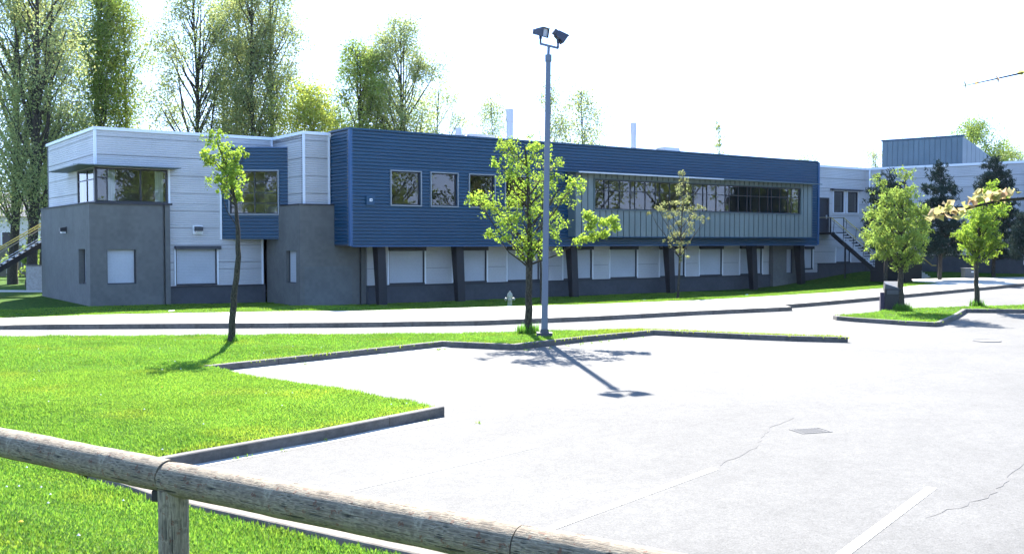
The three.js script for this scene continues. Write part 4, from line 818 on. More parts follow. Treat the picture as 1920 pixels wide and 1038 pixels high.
// lobes: [x, y, z, rx, ry, rz, leaves]
function makeTree({ name, label, category = 'tree', group, pos, trunk, lobes, seed, leaf = [0.1, 0.065], mat, bark = M.bark, crownFrom = 1, rise = 0.9, limbR = 0.02, twigs = 3, sides = 9, warm = 0.25, extraLimbs = [], leafUp = 0.25, needles = false, turn = 0 }) {
  const r = rngOf(seed), t = thing(name, label, category, pos, turn, group), T = new TB(), Lf = new LeafGeo(r), g = () => (r() + r() + r() - 1.5) / 1.1;
  const fine = []; for (let i = 0; i + 1 < trunk.length; i++) for (let k = 0; k < 3; k++) fine.push(trunk[i].map((v, q) => lerp(v, trunk[i + 1][q], k / 3) + (q !== 1 && q < 3 && i + k ? (r() - 0.5) * trunk[i][3] * 0.35 : 0))); fine.push(trunk[trunk.length - 1]);
  T.tube(fine, sides, { rough: 0.16, freq: 2.5 });
  for (const l of extraLimbs) T.tube(l, 6);
  for (const [cx, cy, cz, rx, ry, rz, n] of lobes) {
    const reach = Math.hypot(cx - trunkAt(trunk, cy)[0], cz - trunkAt(trunk, cy)[2]), y0 = Math.max(crownFrom, cy - reach * rise - ry * 0.4), s = trunkAt(trunk, y0), end = [cx, cy + ry * 0.3, cz];
    if (reach > 0.05 || cy > trunk[trunk.length - 1][1]) {
      const r0 = Math.min(s[3] * 0.75, limbR * (1 + reach * 0.25)), pts = [];
      for (let k = 0; k <= 4; k++) { const q = k / 4, bend = Math.sin(q * Math.PI) * reach * 0.1; pts.push([lerp(s[0], end[0], q) + (k % 4 ? (r() - 0.5) * reach * 0.1 : 0), lerp(s[1], end[1], q) - bend * 0.6, lerp(s[2], end[2], q) + (k % 4 ? (r() - 0.5) * reach * 0.1 : 0), lerp(r0, r0 * 0.22, q)]); }
      T.tube(pts, 5, { cap: false });
      for (let k = 0; k < twigs; k++) { const q = pts[2 + (k % 3)]; T.tube([q, [cx + g() * rx, cy + g() * ry, cz + g() * rz, r0 * 0.12]].map((v, i) => i ? v : [v[0], v[1], v[2], r0 * 0.25]), 3, { cap: false }); }
    }
    const tone0 = 0.8 + r() * 0.4, nc = Math.max(2, Math.round(n / 16)), cl = []; for (let k = 0; k < nc; k++) cl.push([cx + g() * rx, cy + g() * ry, cz + g() * rz]);
    const sp = 0.42 * Math.min(rx, ry);
    for (let k = 0; k < n; k++) {
      const c = cl[k % nc], v = tone0 * (0.72 + r() * 0.55), w = r() * warm, sc = 0.7 + r() * 0.6;
      Lf.leaf(c[0] + g() * sp * 1.1, c[1] + g() * sp, c[2] + g() * sp * 1.1, leaf[0] * sc, leaf[1] * sc, [v * (1 + w), v, v * (1 - w * 0.3)], leafUp);
    }
  }
  obj('trunk', T.geo(), bark, t);
  obj('crown', Lf.geo(), mat, t);
  return t;
}
const pxLobes = (base, k, list, r, n, seed, depth = 0.7) => { const q = rngOf(seed); return list.map(([px, py, s = 1, d = null]) => { const x = (px - base[0]) * k, y = (base[1] - py) * k, R = r * s * k; return [x, y, d ?? (q() - 0.5) * 2 * depth * (0.3 + Math.abs(x) * 0.5), R * 1.15, R * 0.85, R, Math.round(n * s * s)]; }); };
const outline = (base, k, rows, gap, r, n, seed) => { // rows: [py, left, right]
  const q = rngOf(seed), out = []; for (const [py, a, b] of rows) { const m = (a + b) / 2, w = (b - a) / 2; for (let px = a + r * 0.5; px <= b - r * 0.3; px += gap) { const e = Math.sqrt(Math.max(0.05, 1 - ((px - m) / (w + 4)) ** 2)), both = w > 25 ? [-1, 1] : [0]; for (const sg of both) out.push([(px + (q() - 0.5) * gap * 0.7 - base[0]) * k, (base[1] - py + (q() - 0.5) * gap * 0.8) * k, (sg * (0.25 + q() * 0.6) * e * w + (q() - 0.5) * 6) * k, r * k * (0.8 + q() * 0.5), r * k * (0.7 + q() * 0.4), r * k * (0.8 + q() * 0.5), Math.round(n * (0.6 + q() * 0.8))]); } } return out; };
const pxTrunk = (base, k, list) => list.map(([px, py, r]) => [(px - base[0]) * k, (base[1] - py) * k, 0, r]);

{ // young trees of the car park
  const A = [432, 642], ka = 0.0141;
  makeTree({ name: 'young_tree', label: 'slender leaning young tree on the big left lawn', group: 'young street trees', pos: [-7.46, 0.12, -26.78], seed: 21, mat: M.leafBright, leaf: [0.075, 0.048], crownFrom: 3.3, rise: 1.1, limbR: 0.022,
    trunk: pxTrunk(A, ka, [[428, 650, 0.13], [432, 640, 0.1], [437, 585, 0.085], [441, 540, 0.08], [448, 480, 0.072], [447, 430, 0.06], [444, 385, 0.045], [432, 325, 0.03], [408, 262, 0.012]]),
    lobes: pxLobes(A, ka, [[405, 258, 0.9], [415, 272, 0.8], [383, 288, 0.7], [398, 296, 0.8], [428, 285, 1], [452, 292, 0.7], [464, 292, 0.5], [420, 312, 1], [442, 318, 1], [405, 335, 0.8], [425, 342, 1], [445, 345, 1], [452, 325, 0.7], [440, 368, 0.8], [450, 366, 0.6], [412, 352, 0.5]], 20, 260, 5, 0.6),
    extraLimbs: [[[0.15, 3.15, 0, 0.016], [-0.06, 3.5, 0.05, 0.012], [-0.22, 4.1, 0.08, 0.006]]] });
  const Bp = [990, 624], kb = 0.0156;
  makeTree({ name: 'young_tree', label: 'broad young tree with a long right-hand branch beside the lamp post', group: 'young street trees', pos: [0.47, 0.12, -29.61], seed: 22, mat: M.leafBright, leaf: [0.078, 0.05], crownFrom: 1.9, rise: 1.0, limbR: 0.024,
    trunk: pxTrunk(Bp, kb, [[990, 634, 0.15], [990, 620, 0.12], [992, 560, 0.105], [993, 490, 0.095], [992, 420, 0.07], [990, 340, 0.045], [984, 272, 0.014]]),
    lobes: [...pxLobes(Bp, kb, [[956, 275], [944, 268, 0.7], [929, 303, 0.7], [976, 298, 1.1], [1006, 288, 1.1], [1000, 268, 0.8], [1039, 298, 0.9], [987, 329, 1.2], [945, 332, 0.9], [910, 372, 1], [886, 373, 0.7], [929, 390, 1.1], [968, 367, 1.2], [999, 367, 1.2], [1041, 329, 0.9], [1060, 345, 0.8], [1078, 350, 0.9], [1056, 375, 0.9], [1041, 413, 1], [1014, 402, 1.1], [976, 410, 1.1], [945, 417, 1.1], [918, 437, 0.8], [949, 444, 0.8], [991, 448, 1.1], [976, 467, 0.8], [1006, 465, 0.9], [996, 482, 0.7], [1025, 440, 0.8], [960, 320, 0.9], [1020, 350, 1]], 23, 200, 6, 0.75)],
    extraLimbs: [] });
}
{ // the long right-hand branch is part of that tree: built into its trunk and crown
  const t = scene.children.find((o) => o.name === 'young_tree_001'), k = 0.0156, r = rngOf(31), q = (px, py, z, rad) => [(px - 990) * k, (624 - py) * k, z, rad];
  const limb = new TB().tube([q(994, 495, 0, 0.035), q(1012, 488, 0.1, 0.028), q(1045, 476, 0.25, 0.02), q(1085, 450, 0.35, 0.014), q(1100, 425, 0.4, 0.009), q(1104, 402, 0.42, 0.005)], 6).tube([q(1085, 450, 0.35, 0.012), q(1115, 440, 0.4, 0.009), q(1148, 415, 0.45, 0.004)], 5).geo();
  const L = new LeafGeo(r), g = () => (r() + r() + r() - 1.5) / 1.1;
  for (const [px, py, s] of [[1099, 404, 1], [1112, 412, 0.8], [1104, 425, 0.9], [1130, 417, 0.7], [1146, 412, 1], [1150, 425, 0.8], [1130, 438, 1], [1112, 442, 0.9], [1095, 446, 0.8], [1082, 452, 0.5], [1045, 470, 0.15]]) for (let i = 0; i < 150 * s; i++) { const v = 0.85 + r() * 0.5; L.leaf((px - 990 + g() * 11) * k, (624 - py + g() * 9) * k, 0.38 + g() * 0.22, 0.09, 0.06, [v * 1.15, v, v]); }
  const tr = t.children.find((c) => c.name === 'trunk'), cr = t.children.find((c) => c.name === 'crown');
  tr.geometry = mergeGeometries([tr.geometry, limb]); cr.geometry = mergeGeometries([cr.geometry, L.geo()]);
}
{
  const C = [1268, 558], k = 0.0266;
  makeTree({ name: 'young_tree', label: 'thin sparse young tree on the shaded grass before the ribbon window', group: 'young street trees', pos: [8.22, yardY(8.22, -50.0) - 0.02, -50.0], seed: 23, mat: M.leafOlive, leaf: [0.1, 0.055], crownFrom: 2.1, rise: 1.4, limbR: 0.022, bark: M.bark,
    trunk: pxTrunk(C, k, [[1267, 562, 0.08], [1268, 540, 0.065], [1270, 490, 0.055], [1272, 440, 0.04], [1275, 380, 0.025], [1277, 325, 0.01]]),
    lobes: pxLobes(C, k, [[1276, 328, 0.8], [1275, 342, 0.8], [1274, 358, 0.9], [1277, 374, 0.9], [1274, 390, 1], [1246, 384, 0.9], [1230, 392, 0.8], [1217, 394, 0.6], [1247, 403, 0.7], [1298, 386, 0.9], [1296, 402, 0.8], [1318, 408, 0.6], [1290, 420, 0.8], [1265, 418, 1], [1262, 436, 1], [1280, 440, 0.9], [1245, 448, 0.5], [1268, 458, 0.8], [1275, 468, 0.7], [1270, 482, 0.5]], 15, 150, 7, 0.6) });
  const D = [1015, 556], kd = 0.0268;
  makeTree({ name: 'young_tree', label: 'thin young tree half hidden behind the lamp post on the shaded grass', group: 'young street trees', pos: [1.47, yardY(1.47, -50.6) - 0.02, -50.6], seed: 24, mat: M.leafOlive, leaf: [0.14, 0.075], crownFrom: 2.0, rise: 1.3, limbR: 0.022,
    trunk: pxTrunk(D, kd, [[1015, 560, 0.08], [1015, 530, 0.07], [1013, 470, 0.055], [1016, 400, 0.035], [1020, 300, 0.01]]),
    lobes: pxLobes(D, kd, [[1018, 300, 0.8], [1020, 330, 1], [1028, 360, 1], [1010, 372, 1], [1040, 385, 0.8], [1005, 400, 0.9], [1022, 415, 1], [1036, 430, 0.8], [1012, 440, 0.9], [1018, 470, 0.6]], 15, 110, 8, 0.6) });
  const E_ = [1690, 581], ke = 0.0207;
  makeTree({ name: 'young_tree', label: 'dense wide-crowned young tree on the island in front of the litter bin', group: 'young street trees', pos: [15.13, lawnY(15.13, -39.3) - 0.01, -39.3], seed: 25, mat: M.leafMid, leaf: [0.085, 0.052], crownFrom: 1.6, rise: 1.15, limbR: 0.02,
    trunk: pxTrunk(E_, ke, [[1690, 590, 0.2], [1690, 575, 0.15], [1689, 540, 0.11], [1688, 495, 0.1], [1688, 440, 0.06], [1690, 380, 0.03], [1695, 335, 0.012]]),
    lobes: outline(E_, ke, [[332, 1692, 1706], [346, 1642, 1656], [352, 1688, 1710], [368, 1650, 1712], [386, 1648, 1728], [404, 1640, 1732], [424, 1630, 1738], [444, 1626, 1740], [462, 1636, 1734], [480, 1652, 1722], [494, 1672, 1704]], 18, 15, 200, 9) });
  const F_ = [1832, 573], kf = 0.0216;
  makeTree({ name: 'young_tree', label: 'bright green young tree at the right on the kerbed island', group: 'young street trees', pos: [18.87, lawnY(18.87, -41.05) - 0.01, -41.05], seed: 26, mat: M.leafBright, leaf: [0.09, 0.055], crownFrom: 1.6, rise: 1.2, limbR: 0.02,
    trunk: pxTrunk(F_, kf, [[1832, 580, 0.14], [1832, 566, 0.11], [1831, 530, 0.09], [1829, 490, 0.08], [1834, 430, 0.05], [1850, 345, 0.012]]),
    lobes: outline(F_, kf, [[352, 1850, 1864], [368, 1844, 1876], [384, 1832, 1880], [402, 1822, 1880], [420, 1816, 1878], [436, 1796, 1872], [454, 1804, 1868], [470, 1812, 1858], [484, 1820, 1846]], 17, 14, 230, 10) });
}
// conifers in front of the rear wing
function conifer(px, d, topPy, rows, label, seed, n = 230) {
  const k = d / 1900, x = (px - 960) * k, z = -d, y = yardY(x, z), base = [px, 453 + (2.8 - y) * 1900 / d], h = (base[1] - topPy) * k, lobes = [], r = rngOf(seed);
  for (const [py, a, b] of rows) for (let q = a; q <= b; q += 15) for (const s of b - a > 30 ? [-1, 1] : [0]) { const e = Math.sqrt(Math.max(0.1, 1 - ((q - (a + b) / 2) / ((b - a) / 2 + 6)) ** 2)); lobes.push([(q - px + (r() - 0.5) * 8) * k, (base[1] - py + (r() - 0.5) * 8) * k, (s * (0.3 + r() * 0.5) * e * (b - a) / 2) * k, 14 * k, 10 * k, 14 * k, n * (0.7 + r() * 0.6) | 0]); }
  return makeTree({ name: 'conifer', label, group: 'dark conifers before the rear wing', category: 'tree', pos: [x, y - 0.05, z], seed, mat: M.leafNeedle, leaf: [0.26, 0.045], crownFrom: 0.9, rise: 0.1, limbR: 0.03, bark: M.barkDark, leafUp: -0.5, warm: 0.1, twigs: 2,
    trunk: [[0, -0.2, 0, 0.15], [0, 0.3, 0, 0.12], [0.03, h * 0.5, 0, 0.08], [0, h, 0, 0.012]], lobes });
}
conifer(1763, 61, 303, [[312, 1760, 1766], [324, 1750, 1776], [340, 1754, 1774], [352, 1740, 1788], [378, 1742, 1786], [396, 1734, 1794], [415, 1730, 1800], [434, 1726, 1806], [452, 1728, 1806], [468, 1736, 1800]], 'dark clumpy pine between the two island trees', 41);
conifer(1864, 63, 290, [[298, 1860, 1868], [312, 1852, 1876], [328, 1848, 1884], [345, 1842, 1890], [362, 1838, 1896], [380, 1846, 1902], [398, 1846, 1906], [418, 1842, 1912], [438, 1836, 1914], [458, 1836, 1910], [474, 1842, 1902]], 'tallest dark conifer behind the right island tree', 42);
conifer(1662, 62, 318, [[326, 1658, 1668], [342, 1650, 1680], [360, 1642, 1688], [378, 1640, 1692], [398, 1634, 1694], [418, 1630, 1696], [438, 1632, 1692], [456, 1640, 1686]], 'dark conifer behind the dense island tree by the stairs', 43);
conifer(1935, 58, 380, [[392, 1930, 1942], [408, 1918, 1955], [428, 1908, 1965], [448, 1902, 1970], [466, 1908, 1965]], 'low dark conifer cut by the right picture edge', 44);

// tall trees behind the school
function tallTree(label, px, d, { top, from, width, n = 26, per = 110, mat = M.leafPoplar, gain = 1, r = 0.3, lean = 0, seed, leaf = [0.155, 0.1], lobe = 1.85, shape = (t) => Math.sin(Math.PI * clamp(t * 0.85 + 0.1, 0, 1)), bark = M.barkDark, fork = 0, name = 'poplar_tree', dense = 0 }) {
  const q = rngOf(seed), x = (px - 960) * d / 1900, h = top, lobes = [];
  n = Math.round(n * 1.7); per = Math.round(per * 5); width *= 1.15;
  for (let i = 0; i < n; i++) { const t = (i + q() * 0.9) / n, y = lerp(from, h, t), w = width * shape(t) * (0.35 + q() * 0.75), a = q() * Math.PI * 2, R = lobe * (0.7 + q() * 0.6) * (1 - 0.35 * t); lobes.push([Math.cos(a) * w + lean * y / h, y, Math.sin(a) * w, R, R * 1.1, R, Math.round(per * (0.6 + q() * 0.8))]); }
  for (let i = 0; i < dense; i++) { const y = lerp(from, h * 0.8, i / dense); lobes.push([lean * y / h + (q() - 0.5) * 0.4, y, (q() - 0.5) * 0.6, 0.9, 0.9, 0.9, per]); }
  const trunk = [[0, -0.4, 0, r * 1.25], [0, 0.8, 0, r], [lean * 0.3 + (q() - 0.5) * 0.4, h * 0.3, 0, r * 0.8], [lean * 0.6 + (q() - 0.5) * 0.6, h * 0.6, 0, r * 0.5], [lean + (q() - 0.5) * 0.4, h * 0.98, 0, 0.03]];
  const extraLimbs = []; for (let k = 0; k < fork; k++) { const y0 = h * (0.28 + 0.1 * k), s = trunkAt(trunk, y0), a = k * 2.4 + q(), e = width * 0.55; extraLimbs.push([[...s.slice(0, 3), s[3] * 0.6], [s[0] + Math.cos(a) * e * 0.6, y0 + h * 0.14, s[2] + Math.sin(a) * e * 0.5, s[3] * 0.45], [s[0] + Math.cos(a) * e, y0 + h * 0.38, s[2] + Math.sin(a) * e * 0.8, 0.03]]); }
  return makeTree({ name, label, group: 'tall trees behind the school', pos: [x, -0.3, -d], seed, mat, leaf, crownFrom: from * 0.6, rise: 1.3, limbR: r * 0.2, bark, trunk, lobes, twigs: 3, extraLimbs, warm: 0.3 });
}
const full = (t) => 0.55 + 0.45 * Math.sin(Math.PI * clamp(t, 0, 1));
tallTree('leftmost tall tree with bare dark trunk at the picture edge', 22, 70, { top: 25, from: 6, width: 2.6, n: 34, per: 100, r: 0.33, lean: 1.2, seed: 51, fork: 3, shape: full });
tallTree('tall thick-trunked tree just left of the corner wing', 58, 66, { top: 24, from: 5, width: 2.3, n: 30, per: 95, r: 0.34, lean: 0.6, seed: 52, fork: 3, shape: full });
tallTree('tall tree with narrow trunk hugging the corner wing edge', 80, 73, { top: 22, from: 6, width: 2.1, n: 24, per: 85, r: 0.26, lean: 0.5, seed: 53, fork: 2, shape: full });
tallTree('ivy-clad dense column of a tree above the corner wing', 178, 78, { top: 25, from: 6.5, width: 1.7, n: 34, per: 120, r: 0.3, lean: 0.9, seed: 54, shape: (t) => 0.75 + 0.35 * Math.sin(Math.PI * t), dense: 12, mat: M.leafMid });
tallTree('tall tree with one pale bare trunk right of the ivy-clad column', 234, 80, { top: 22, from: 12, width: 1.5, n: 16, per: 90, r: 0.17, lean: 0.2, seed: 55, mat: M.leafYellow, bark: M.bark, shape: full });
tallTree('tall open-limbed tree above the silver wall with forked crown', 372, 80, { top: 25, from: 6, width: 2.7, n: 44, per: 85, r: 0.25, lean: -0.3, seed: 56, fork: 4, shape: full });
tallTree('slim tall tree with twin stems right of the forked one', 416, 86, { top: 23, from: 7, width: 1.4, n: 18, per: 75, r: 0.17, lean: 0.2, seed: 57, fork: 1, shape: full });
tallTree('tall straight tree above the young leaning tree', 450, 84, { top: 24, from: 7, width: 1.5, n: 20, per: 85, r: 0.2, seed: 58, shape: full });
tallTree('tall dark-trunked tree in the middle of the left row', 479, 80, { top: 26, from: 6, width: 1.6, n: 30, per: 100, r: 0.27, lean: -0.1, seed: 59, shape: full });
tallTree('densest tall tree, last of the left row', 512, 82, { top: 26, from: 6, width: 2.0, n: 36, per: 115, r: 0.24, seed: 60, shape: full, dense: 6 });
tallTree('yellow-green bushy tree low above the silver parapet', 585, 76, { top: 14.2, from: 6, width: 2.1, n: 20, per: 130, r: 0.18, seed: 61, mat: M.leafYellow, name: 'birch_tree' });
tallTree('broad round-crowned tree above the navy corner', 680, 84, { top: 19, from: 7, width: 3.2, n: 34, per: 115, r: 0.24, seed: 62, fork: 4, mat: M.leafMid, name: 'broad_tree' });
tallTree('broad tree with pointed top right of the round-crowned one', 752, 85, { top: 21.3, from: 7, width: 3.4, n: 38, per: 115, r: 0.27, seed: 63, fork: 4, name: 'broad_tree' });
tallTree('pale thin-crowned tree on the right flank of the broad trees', 820, 90, { top: 17, from: 7, width: 2.6, n: 18, per: 55, r: 0.16, seed: 64, fork: 3, name: 'broad_tree', bark: M.bark });
tallTree('small sparse tree above the navy parapet left of the tall stack', 925, 100, { top: 17, from: 9, width: 1.6, n: 13, per: 70, r: 0.14, seed: 65, name: 'birch_tree', bark: M.bark });
tallTree('sparse birch rising behind the lamp post', 1035, 90, { top: 17, from: 8, width: 1.7, n: 14, per: 50, r: 0.13, seed: 66, name: 'birch_tree', bark: M.bark, fork: 2 });
tallTree('sparse birch right of the lamp post', 1090, 88, { top: 16.3, from: 8, width: 2.0, n: 16, per: 55, r: 0.13, seed: 67, name: 'birch_tree', bark: M.bark, fork: 2 });
tallTree('lone thin conifer-like tree above the navy roof', 1345, 110, { top: 16, from: 10, width: 1.0, n: 10, per: 18, r: 0.1, seed: 68, name: 'thin_tree', shape: (t) => 1.1 - t, lobe: 0.7 });
tallTree('tiny treetop at the right end of the navy roof', 1505, 115, { top: 12.4, from: 8, width: 1.6, n: 10, per: 70, r: 0.12, seed: 69, name: 'far_tree' });
tallTree('faint thin treetop left of the slate blue volume', 1640, 112, { top: 13.2, from: 8, width: 1.6, n: 9, per: 45, r: 0.12, seed: 70, name: 'far_tree' });
tallTree('leafy treetop behind the slate blue rooftop volume', 1822, 108, { top: 15.6, from: 8, width: 3.4, n: 26, per: 100, r: 0.22, seed: 71, name: 'far_tree', mat: M.leafMid });
tallTree('second leafy treetop beyond the slate blue volume, further right', 1880, 110, { top: 13, from: 7, width: 2.6, n: 16, per: 90, r: 0.2, seed: 72, name: 'far_tree' });
tallTree('thin treetop behind the slate volume roofline', 1730, 114, { top: 14.6, from: 9, width: 1.6, n: 8, per: 45, r: 0.12, seed: 73, name: 'far_tree' });
// undergrowth between the trunks at the far left
[[-46, -80], [-42, -78], [-38.5, -81], [-50, -76], [-35, -77]].forEach(([x, z], i) => {
  const q = rngOf(80 + i), lobes = []; for (let k = 0; k < 9; k++) lobes.push([(q() - 0.5) * 3.4, 0.7 + q() * 2.4, (q() - 0.5) * 2.4, 0.8, 0.7, 0.8, 110]);
  makeTree({ name: 'bush', label: ['leafy bush under the far-left trunks, second from the picture edge', 'leafy bush between the two leftmost trunks', 'leafy bush nearest the corner wing behind the stairs', 'leafy bush at the left picture edge', 'leafy bush hidden behind the corner wing end'][i], category: 'bush', group: 'undergrowth bushes at the far left', pos: [x, -0.25, z], seed: 90 + i, mat: M.leafMid, leaf: [0.26, 0.17], crownFrom: 0.1, limbR: 0.03, bark: M.barkDark, trunk: [[0, -0.2, 0, 0.07], [0, 0.8, 0, 0.04], [0, 1.6, 0, 0.02]], lobes });
});
// trees right of the picture, mirrored in the windows
[[50, -43, 14], [56, -50, 15], [51, -60, 12], [50, -36, 15], [56, -29, 17], [49, -22, 16], [58, -16, 18], [50, -9, 16], [57, -2, 17], [47, 4, 16], [54, 11, 18], [43, 16, 16], [50, 23, 17], [-36, 30, 14], [-28, 26, 15], [-20, 31, 14], [-12, 27, 15], [-44, 25, 15]].forEach(([x, z, h], i) => {
  const q = rngOf(130 + i), lobes = []; for (let k = 0; k < 60; k++) { const t = q(), a = q() * 7; lobes.push([Math.cos(a) * 4.4 * Math.sin(Math.PI * (0.15 + t * 0.8)) * q(), lerp(2.6, h, t), Math.sin(a) * 4.4 * Math.sin(Math.PI * (0.15 + t * 0.8)) * q(), 1.5, 1.4, 1.5, 120]); }
  makeTree({ name: 'street_tree', label: 'dark leafy tree mirrored in the school windows, ' + ['third beside the wing end', 'second beside the wing end', 'nearest the wing end', 'first along the lot', 'second along the lot', 'third along the lot', 'fourth along the lot', 'fifth along the lot', 'fifth from the road end', 'fourth from the road end', 'third from the road end', 'second from the road end', 'at the road end', 'behind the viewer, second from the left', 'behind the viewer, middle of five', 'behind the viewer, second from the right', 'behind the viewer, rightmost of five', 'behind the viewer, leftmost of five'][i], group: 'trees reflected in the windows', pos: [x, roadY(x, z) - 0.1, z], seed: 140 + i, mat: M.leafMid, leaf: [0.34, 0.22], crownFrom: 2, limbR: 0.08, bark: M.barkDark, trunk: [[0, -0.2, 0, 0.3], [0, h * 0.4, 0, 0.2], [0, h * 0.95, 0, 0.03]], lobes });
});
{ // young tree just right of the camera: two twigs reach into the picture
  const bx = 6.2, bz = -3.1, gy = lawnY(bx, bz), t = thing('budding_tree', 'twigs of a budding tree with pale yellow-pink young leaves reaching in from the right', 'tree', [bx, gy, bz]), r = rngOf(171), q = (x, y, z, rad) => [x - bx, y - gy, z - bz, rad];
  const T = new TB().tube([q(bx, gy - 0.2, bz, 0.13), q(bx, gy + 0.4, bz, 0.11), q(bx + 0.03, 2.4, bz, 0.09), q(bx - 0.03, 3.8, bz - 0.05, 0.065), q(bx, 6.2, bz, 0.015)], 10, { rough: 0.1 });
  T.tube([q(bx, 2.2, bz, 0.045), q(4.8, 2.75, -3.5, 0.03), q(3.4, 2.98, -3.8, 0.018), q(2.5, 3.0, -3.95, 0.01), q(2.02, 2.97, -4, 0.0065), q(1.93, 2.963, -4, 0.006), q(1.85, 2.945, -4, 0.005), q(1.78, 2.925, -4, 0.004), q(1.72, 2.915, -4, 0.003), q(1.66, 2.905, -4, 0.0015)], 6);
  T.tube([q(bx - 0.02, 2.9, bz, 0.035), q(4.6, 3.35, -3.5, 0.02), q(3.2, 3.55, -3.85, 0.009), q(2.4, 3.5, -3.95, 0.005), q(2.02, 3.465, -4, 0.004), q(1.93, 3.445, -4, 0.003), q(1.84, 3.425, -4, 0.0022), q(1.76, 3.408, -4, 0.001)], 5);
  T.tube([q(bx, 3.2, bz, 0.035), q(7.2, 4.0, -2.8, 0.018), q(7.9, 4.9, -2.6, 0.004)], 5).tube([q(bx, 4.0, bz, 0.03), q(5.8, 5.0, -2.7, 0.012), q(5.7, 5.9, -2.6, 0.003)], 5);
  obj('trunk', T.geo(), M.bark, t);
  const L = new LeafGeo(r), put = (x, y, z, n, s) => { for (let i = 0; i < n; i++) { const v = 0.75 + r() * 0.5, pink = r(); L.leaf(x - bx + (r() - 0.5) * s, y - gy + (r() - 0.5) * s * 0.8, z - bz + (r() - 0.5) * s, 0.034 + r() * 0.022, 0.022 + r() * 0.014, [v * (0.85 + 0.25 * pink), v * (1.05 - 0.25 * pink), v * (0.7 + 0.6 * pink)]); } };
  for (const [x, y] of [[1.665, 2.91], [1.69, 2.915], [1.72, 2.935], [1.745, 2.91], [1.80, 2.945], [1.82, 2.965], [1.86, 2.985], [1.885, 2.98], [1.91, 2.992], [1.94, 2.985], [1.965, 2.998]]) put(x, y, -4, 7, 0.045);
  for (const [x, y] of [[1.83, 3.425], [1.9, 3.44], [1.78, 3.412], [2.0, 3.463]]) put(x, y, -4, 1, 0.006);
  for (const [x, y, z] of [[5.7, 5.8, -2.6], [5.8, 5.1, -2.7], [7.85, 4.8, -2.6], [6.2, 6.0, -3.1], [7.3, 4.1, -2.8], [6.2, 5.2, -3.1]]) put(x, y, z, 40, 0.4);
  obj('leaves', L.geo(), M.leafPink, t);
}

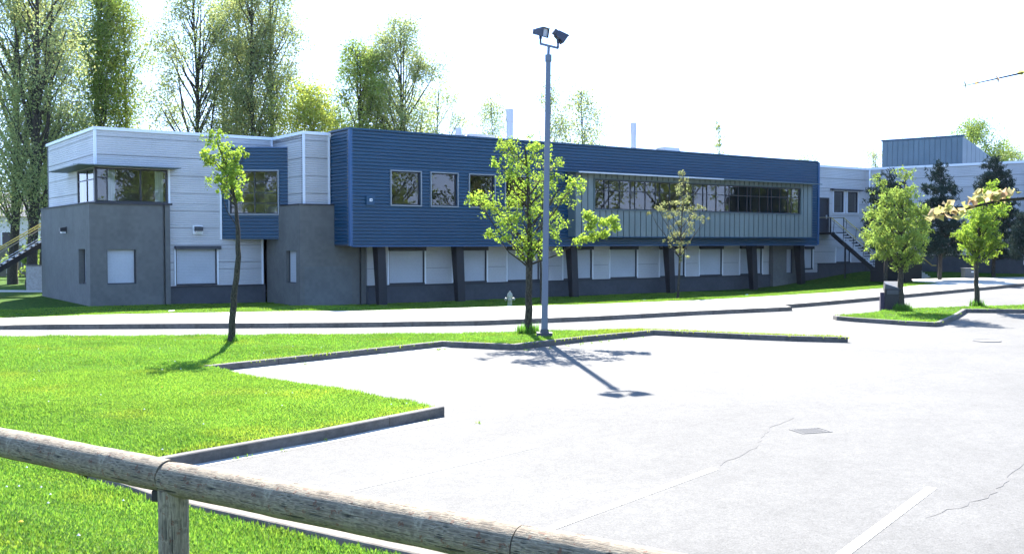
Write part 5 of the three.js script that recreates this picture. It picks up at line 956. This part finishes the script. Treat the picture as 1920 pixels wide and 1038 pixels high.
// ------------------------------------------------------------------ grass: short blades in tufts
{
  const r = rngOf(301), P = [], N = [], C = [], I = [];
  const tuft = (nb, hgt, spread, seed) => { // a tuft of bent blades, two faces each
    const q = rngOf(seed), G = { p: [], n: [], c: [] };
    for (let b = 0; b < nb; b++) {
      const a = q() * 6.283, bx = (q() - 0.5) * spread, bz = (q() - 0.5) * spread, h = hgt * (0.55 + q() * 0.7), w = 0.0035 + q() * 0.003, ln = (0.15 + q() * 0.55) * h, cx = Math.cos(a), cz = Math.sin(a), v = 0.75 + q() * 0.5, wr = 0.85 + q() * 0.45;
      const p0 = [bx - cz * w, -0.01, bz + cx * w], p1 = [bx + cz * w, -0.01, bz - cx * w], m = [bx + cx * ln * 0.35, h * 0.6, bz + cz * ln * 0.35], m0 = [m[0] - cz * w * 0.85, m[1], m[2] + cx * w * 0.85], m1 = [m[0] + cz * w * 0.85, m[1], m[2] - cx * w * 0.85], tp = [bx + cx * ln, h, bz + cz * ln];
      for (const [A, B2, D] of [[p0, p1, m1], [p0, m1, m0], [m0, m1, tp]]) { const u = V(B2[0] - A[0], B2[1] - A[1], B2[2] - A[2]), vv = V(D[0] - A[0], D[1] - A[1], D[2] - A[2]), n = u.cross(vv).normalize(); G.p.push(...A, ...B2, ...D); for (let k = 0; k < 3; k++) { G.n.push(n.x, n.y, n.z); G.c.push(v * wr, v, v * 0.9); } }
    }
    const g = new THREE.BufferGeometry(); g.setAttribute('position', new THREE.Float32BufferAttribute(G.p, 3)); g.setAttribute('normal', new THREE.Float32BufferAttribute(G.n, 3)); g.setAttribute('color', new THREE.Float32BufferAttribute(G.c, 3)); return g;
  };
  const scatter = (name, label, geo, list, mat) => {
    const im = new THREE.InstancedMesh(geo, mat, list.length), m = new THREE.Matrix4(), q = new THREE.Quaternion(), up = V(0, 1, 0), col = new THREE.Color();
    list.forEach(([x, y, z, s, sy, c], i) => { q.setFromAxisAngle(up, r() * 6.283); m.compose(V(x, y, z), q, V(s, sy, s)); im.setMatrixAt(i, m); im.setColorAt(i, col.setRGB(...c)); });
    im.name = numbered(name); finish(im); tag(im, label, 'grass'); stuff(im); scene.add(im); return im;
  };
  const near = [], mid = [], far = [];
  const tone = (x, z) => { const g = grassTone(x, z); return g.map((v) => clamp(v, 0.4, 1.7)); };
  const addIn = (list, n, x0, x1, z0, z1, poly, yf, ok, sc) => { for (let i = 0; i < n; i++) { const x = lerp(x0, x1, r()), z = lerp(z0, z1, r()); if (!inside(poly, x, z) || !ok(x, z)) continue; const s = sc * (0.75 + r() * 0.5), b = 0.7 + 0.5 * smooth(-0.4, 0.5, noise(x * 0.9, z * 0.9, 2)); list.push([x, yf(x, z), z, s, s * b, tone(x, z)]); } };
  const seen = (x, z) => { const d = -z; return d > 1.5 && x > -0.6 * d - 1.5 && x < 0.56 * d + 1.5; };
  const offPath = (x, z) => !inside([[-13, 3.2], [-5.2, -2.85], [4, 3.3], [4, 13], [-13, 13]], x, z);
  const ok = (x, z) => seen(x, z) && offPath(x, z);
  addIn(near, 130000, -12, 3, -19, -1.8, lawnPoly, lawnY, (x, z) => ok(x, z) && x * 0.558 - z * 0.83 < 9.5, 1);
  addIn(mid, 90000, -15, 0, -21, -9, lawnPoly, lawnY, (x, z) => ok(x, z) && x * 0.558 - z * 0.83 >= 9.2, 1.15);
  addIn(far, 60000, -20, 10, -31.2, -20.6, lawnPoly, lawnY, ok, 1.4);
  addIn(far, 7000, 11, 26, -42, -33, islandPoly, lawnY, ok, 1.4);
  scatter('grass', 'short bright grass on the near bank around the log fence', tuft(10, 0.042, 0.1, 1), near, M.blade);
  scatter('grass', 'short bright grass on the left lawn', tuft(10, 0.038, 0.13, 2), mid, M.blade);
  scatter('grass', 'short grass on the far part of the lawn and the islands', tuft(9, 0.038, 0.16, 3), far, M.blade);
  const yard = []; addIn(yard, 60000, -30, 26, -62, -36, yardPoly, yardY, (x, z) => { const s = facS(x, z), o = facO(x, z); return ok(x, z) && o > (s < -1.8 ? -5.3 : s < 1 ? -1.6 : -1.2); }, 1.8);
  scatter('grass', 'shaded grass strip along the foot of the school', tuft(9, 0.02, 0.2, 4), yard, M.blade);
  // long tufts round the tree feet, the posts and along the kerbs
  const long = [];
  for (const [x, z, n, R, yf] of [[0.47, -29.55, 90, 0.28, lawnY], [15.13, -39.2, 110, 0.32, lawnY], [18.87, -41, 40, 0.22, lawnY], [-7.46, -26.75, 14, 0.15, lawnY], [-1.74, -5.16, 7, 0.14, lawnY]]) for (let i = 0; i < n; i++) { const a = r() * 6.283, d = R * Math.sqrt(r()); const xx = x + Math.cos(a) * d, zz = z + Math.sin(a) * d; long.push([xx, yf(xx, zz), zz, 2.2, 3.4 * (0.5 + r()), [0.7, 0.85, 0.8]]); }
  for (const [A, B2, n] of [[[-1.0, -16.1], [-4.6, -11.9], 26], [[-1.7, -26.75], [-6.1, -21.75], 46], [[0.2, -26.05], [4.1, -30.05], 40], [[-0.7, -15.7], [-0.9, -16.2], 4]]) for (let i = 0; i < n; i++) { const t = r(), cl = smooth(0.0, 0.3, noise(t * 14, A[0] * 3)); if (r() > cl * 1.4) continue; const x = lerp(A[0], B2[0], t) + (r() - 0.5) * 0.22 + 0.1, z = lerp(A[1], B2[1], t) + (r() - 0.5) * 0.2 + 0.1; long.push([x, roadY(x, z), z, 1.2, 0.5 + r() * 0.4, [1.25, 1.1, 0.7]]); }
  scatter('long_grass', 'longer grass tufts and weeds at tree feet and kerb edges', tuft(9, 0.06, 0.07, 5), long, M.blade);
  // daisies and dandelions dotted through the lawn
  const dots = []; const dg = new THREE.ConeGeometry(0.012, 0.012, 7).translate(0, 0.055, 0);
  const flowers = (name, label, n, mat, sc) => { const l = []; for (let i = 0; i < n; i++) { const z = -lerp(5, 27, r()), x = lerp(-0.56 * -z, 0, r()); if (inside(lawnPoly, x, z) && noise(x * 0.6, z * 0.6, 12) > -0.05) l.push([x, lawnY(x, z) + 0.012, z, sc, 1.2, [1, 1, 1]]); } const im = scatter(name, label, dg, l, mat); im.userData.category = 'flower'; };
  flowers('daisy', 'tiny white daisies dotted through the lawn', 130, M.paper, 1);
  flowers('dandelion', 'small yellow dandelions in the near grass', 34, std(lin(0.75, 0.5, 0.03), 0.9), 1.4);
}

// thin bright haze, added to imitate the pale veil of lens flare
scene.fog = new THREE.FogExp2(new THREE.Color(0.85, 0.9, 1), 0.00006);
renderer.render(scene, camera);
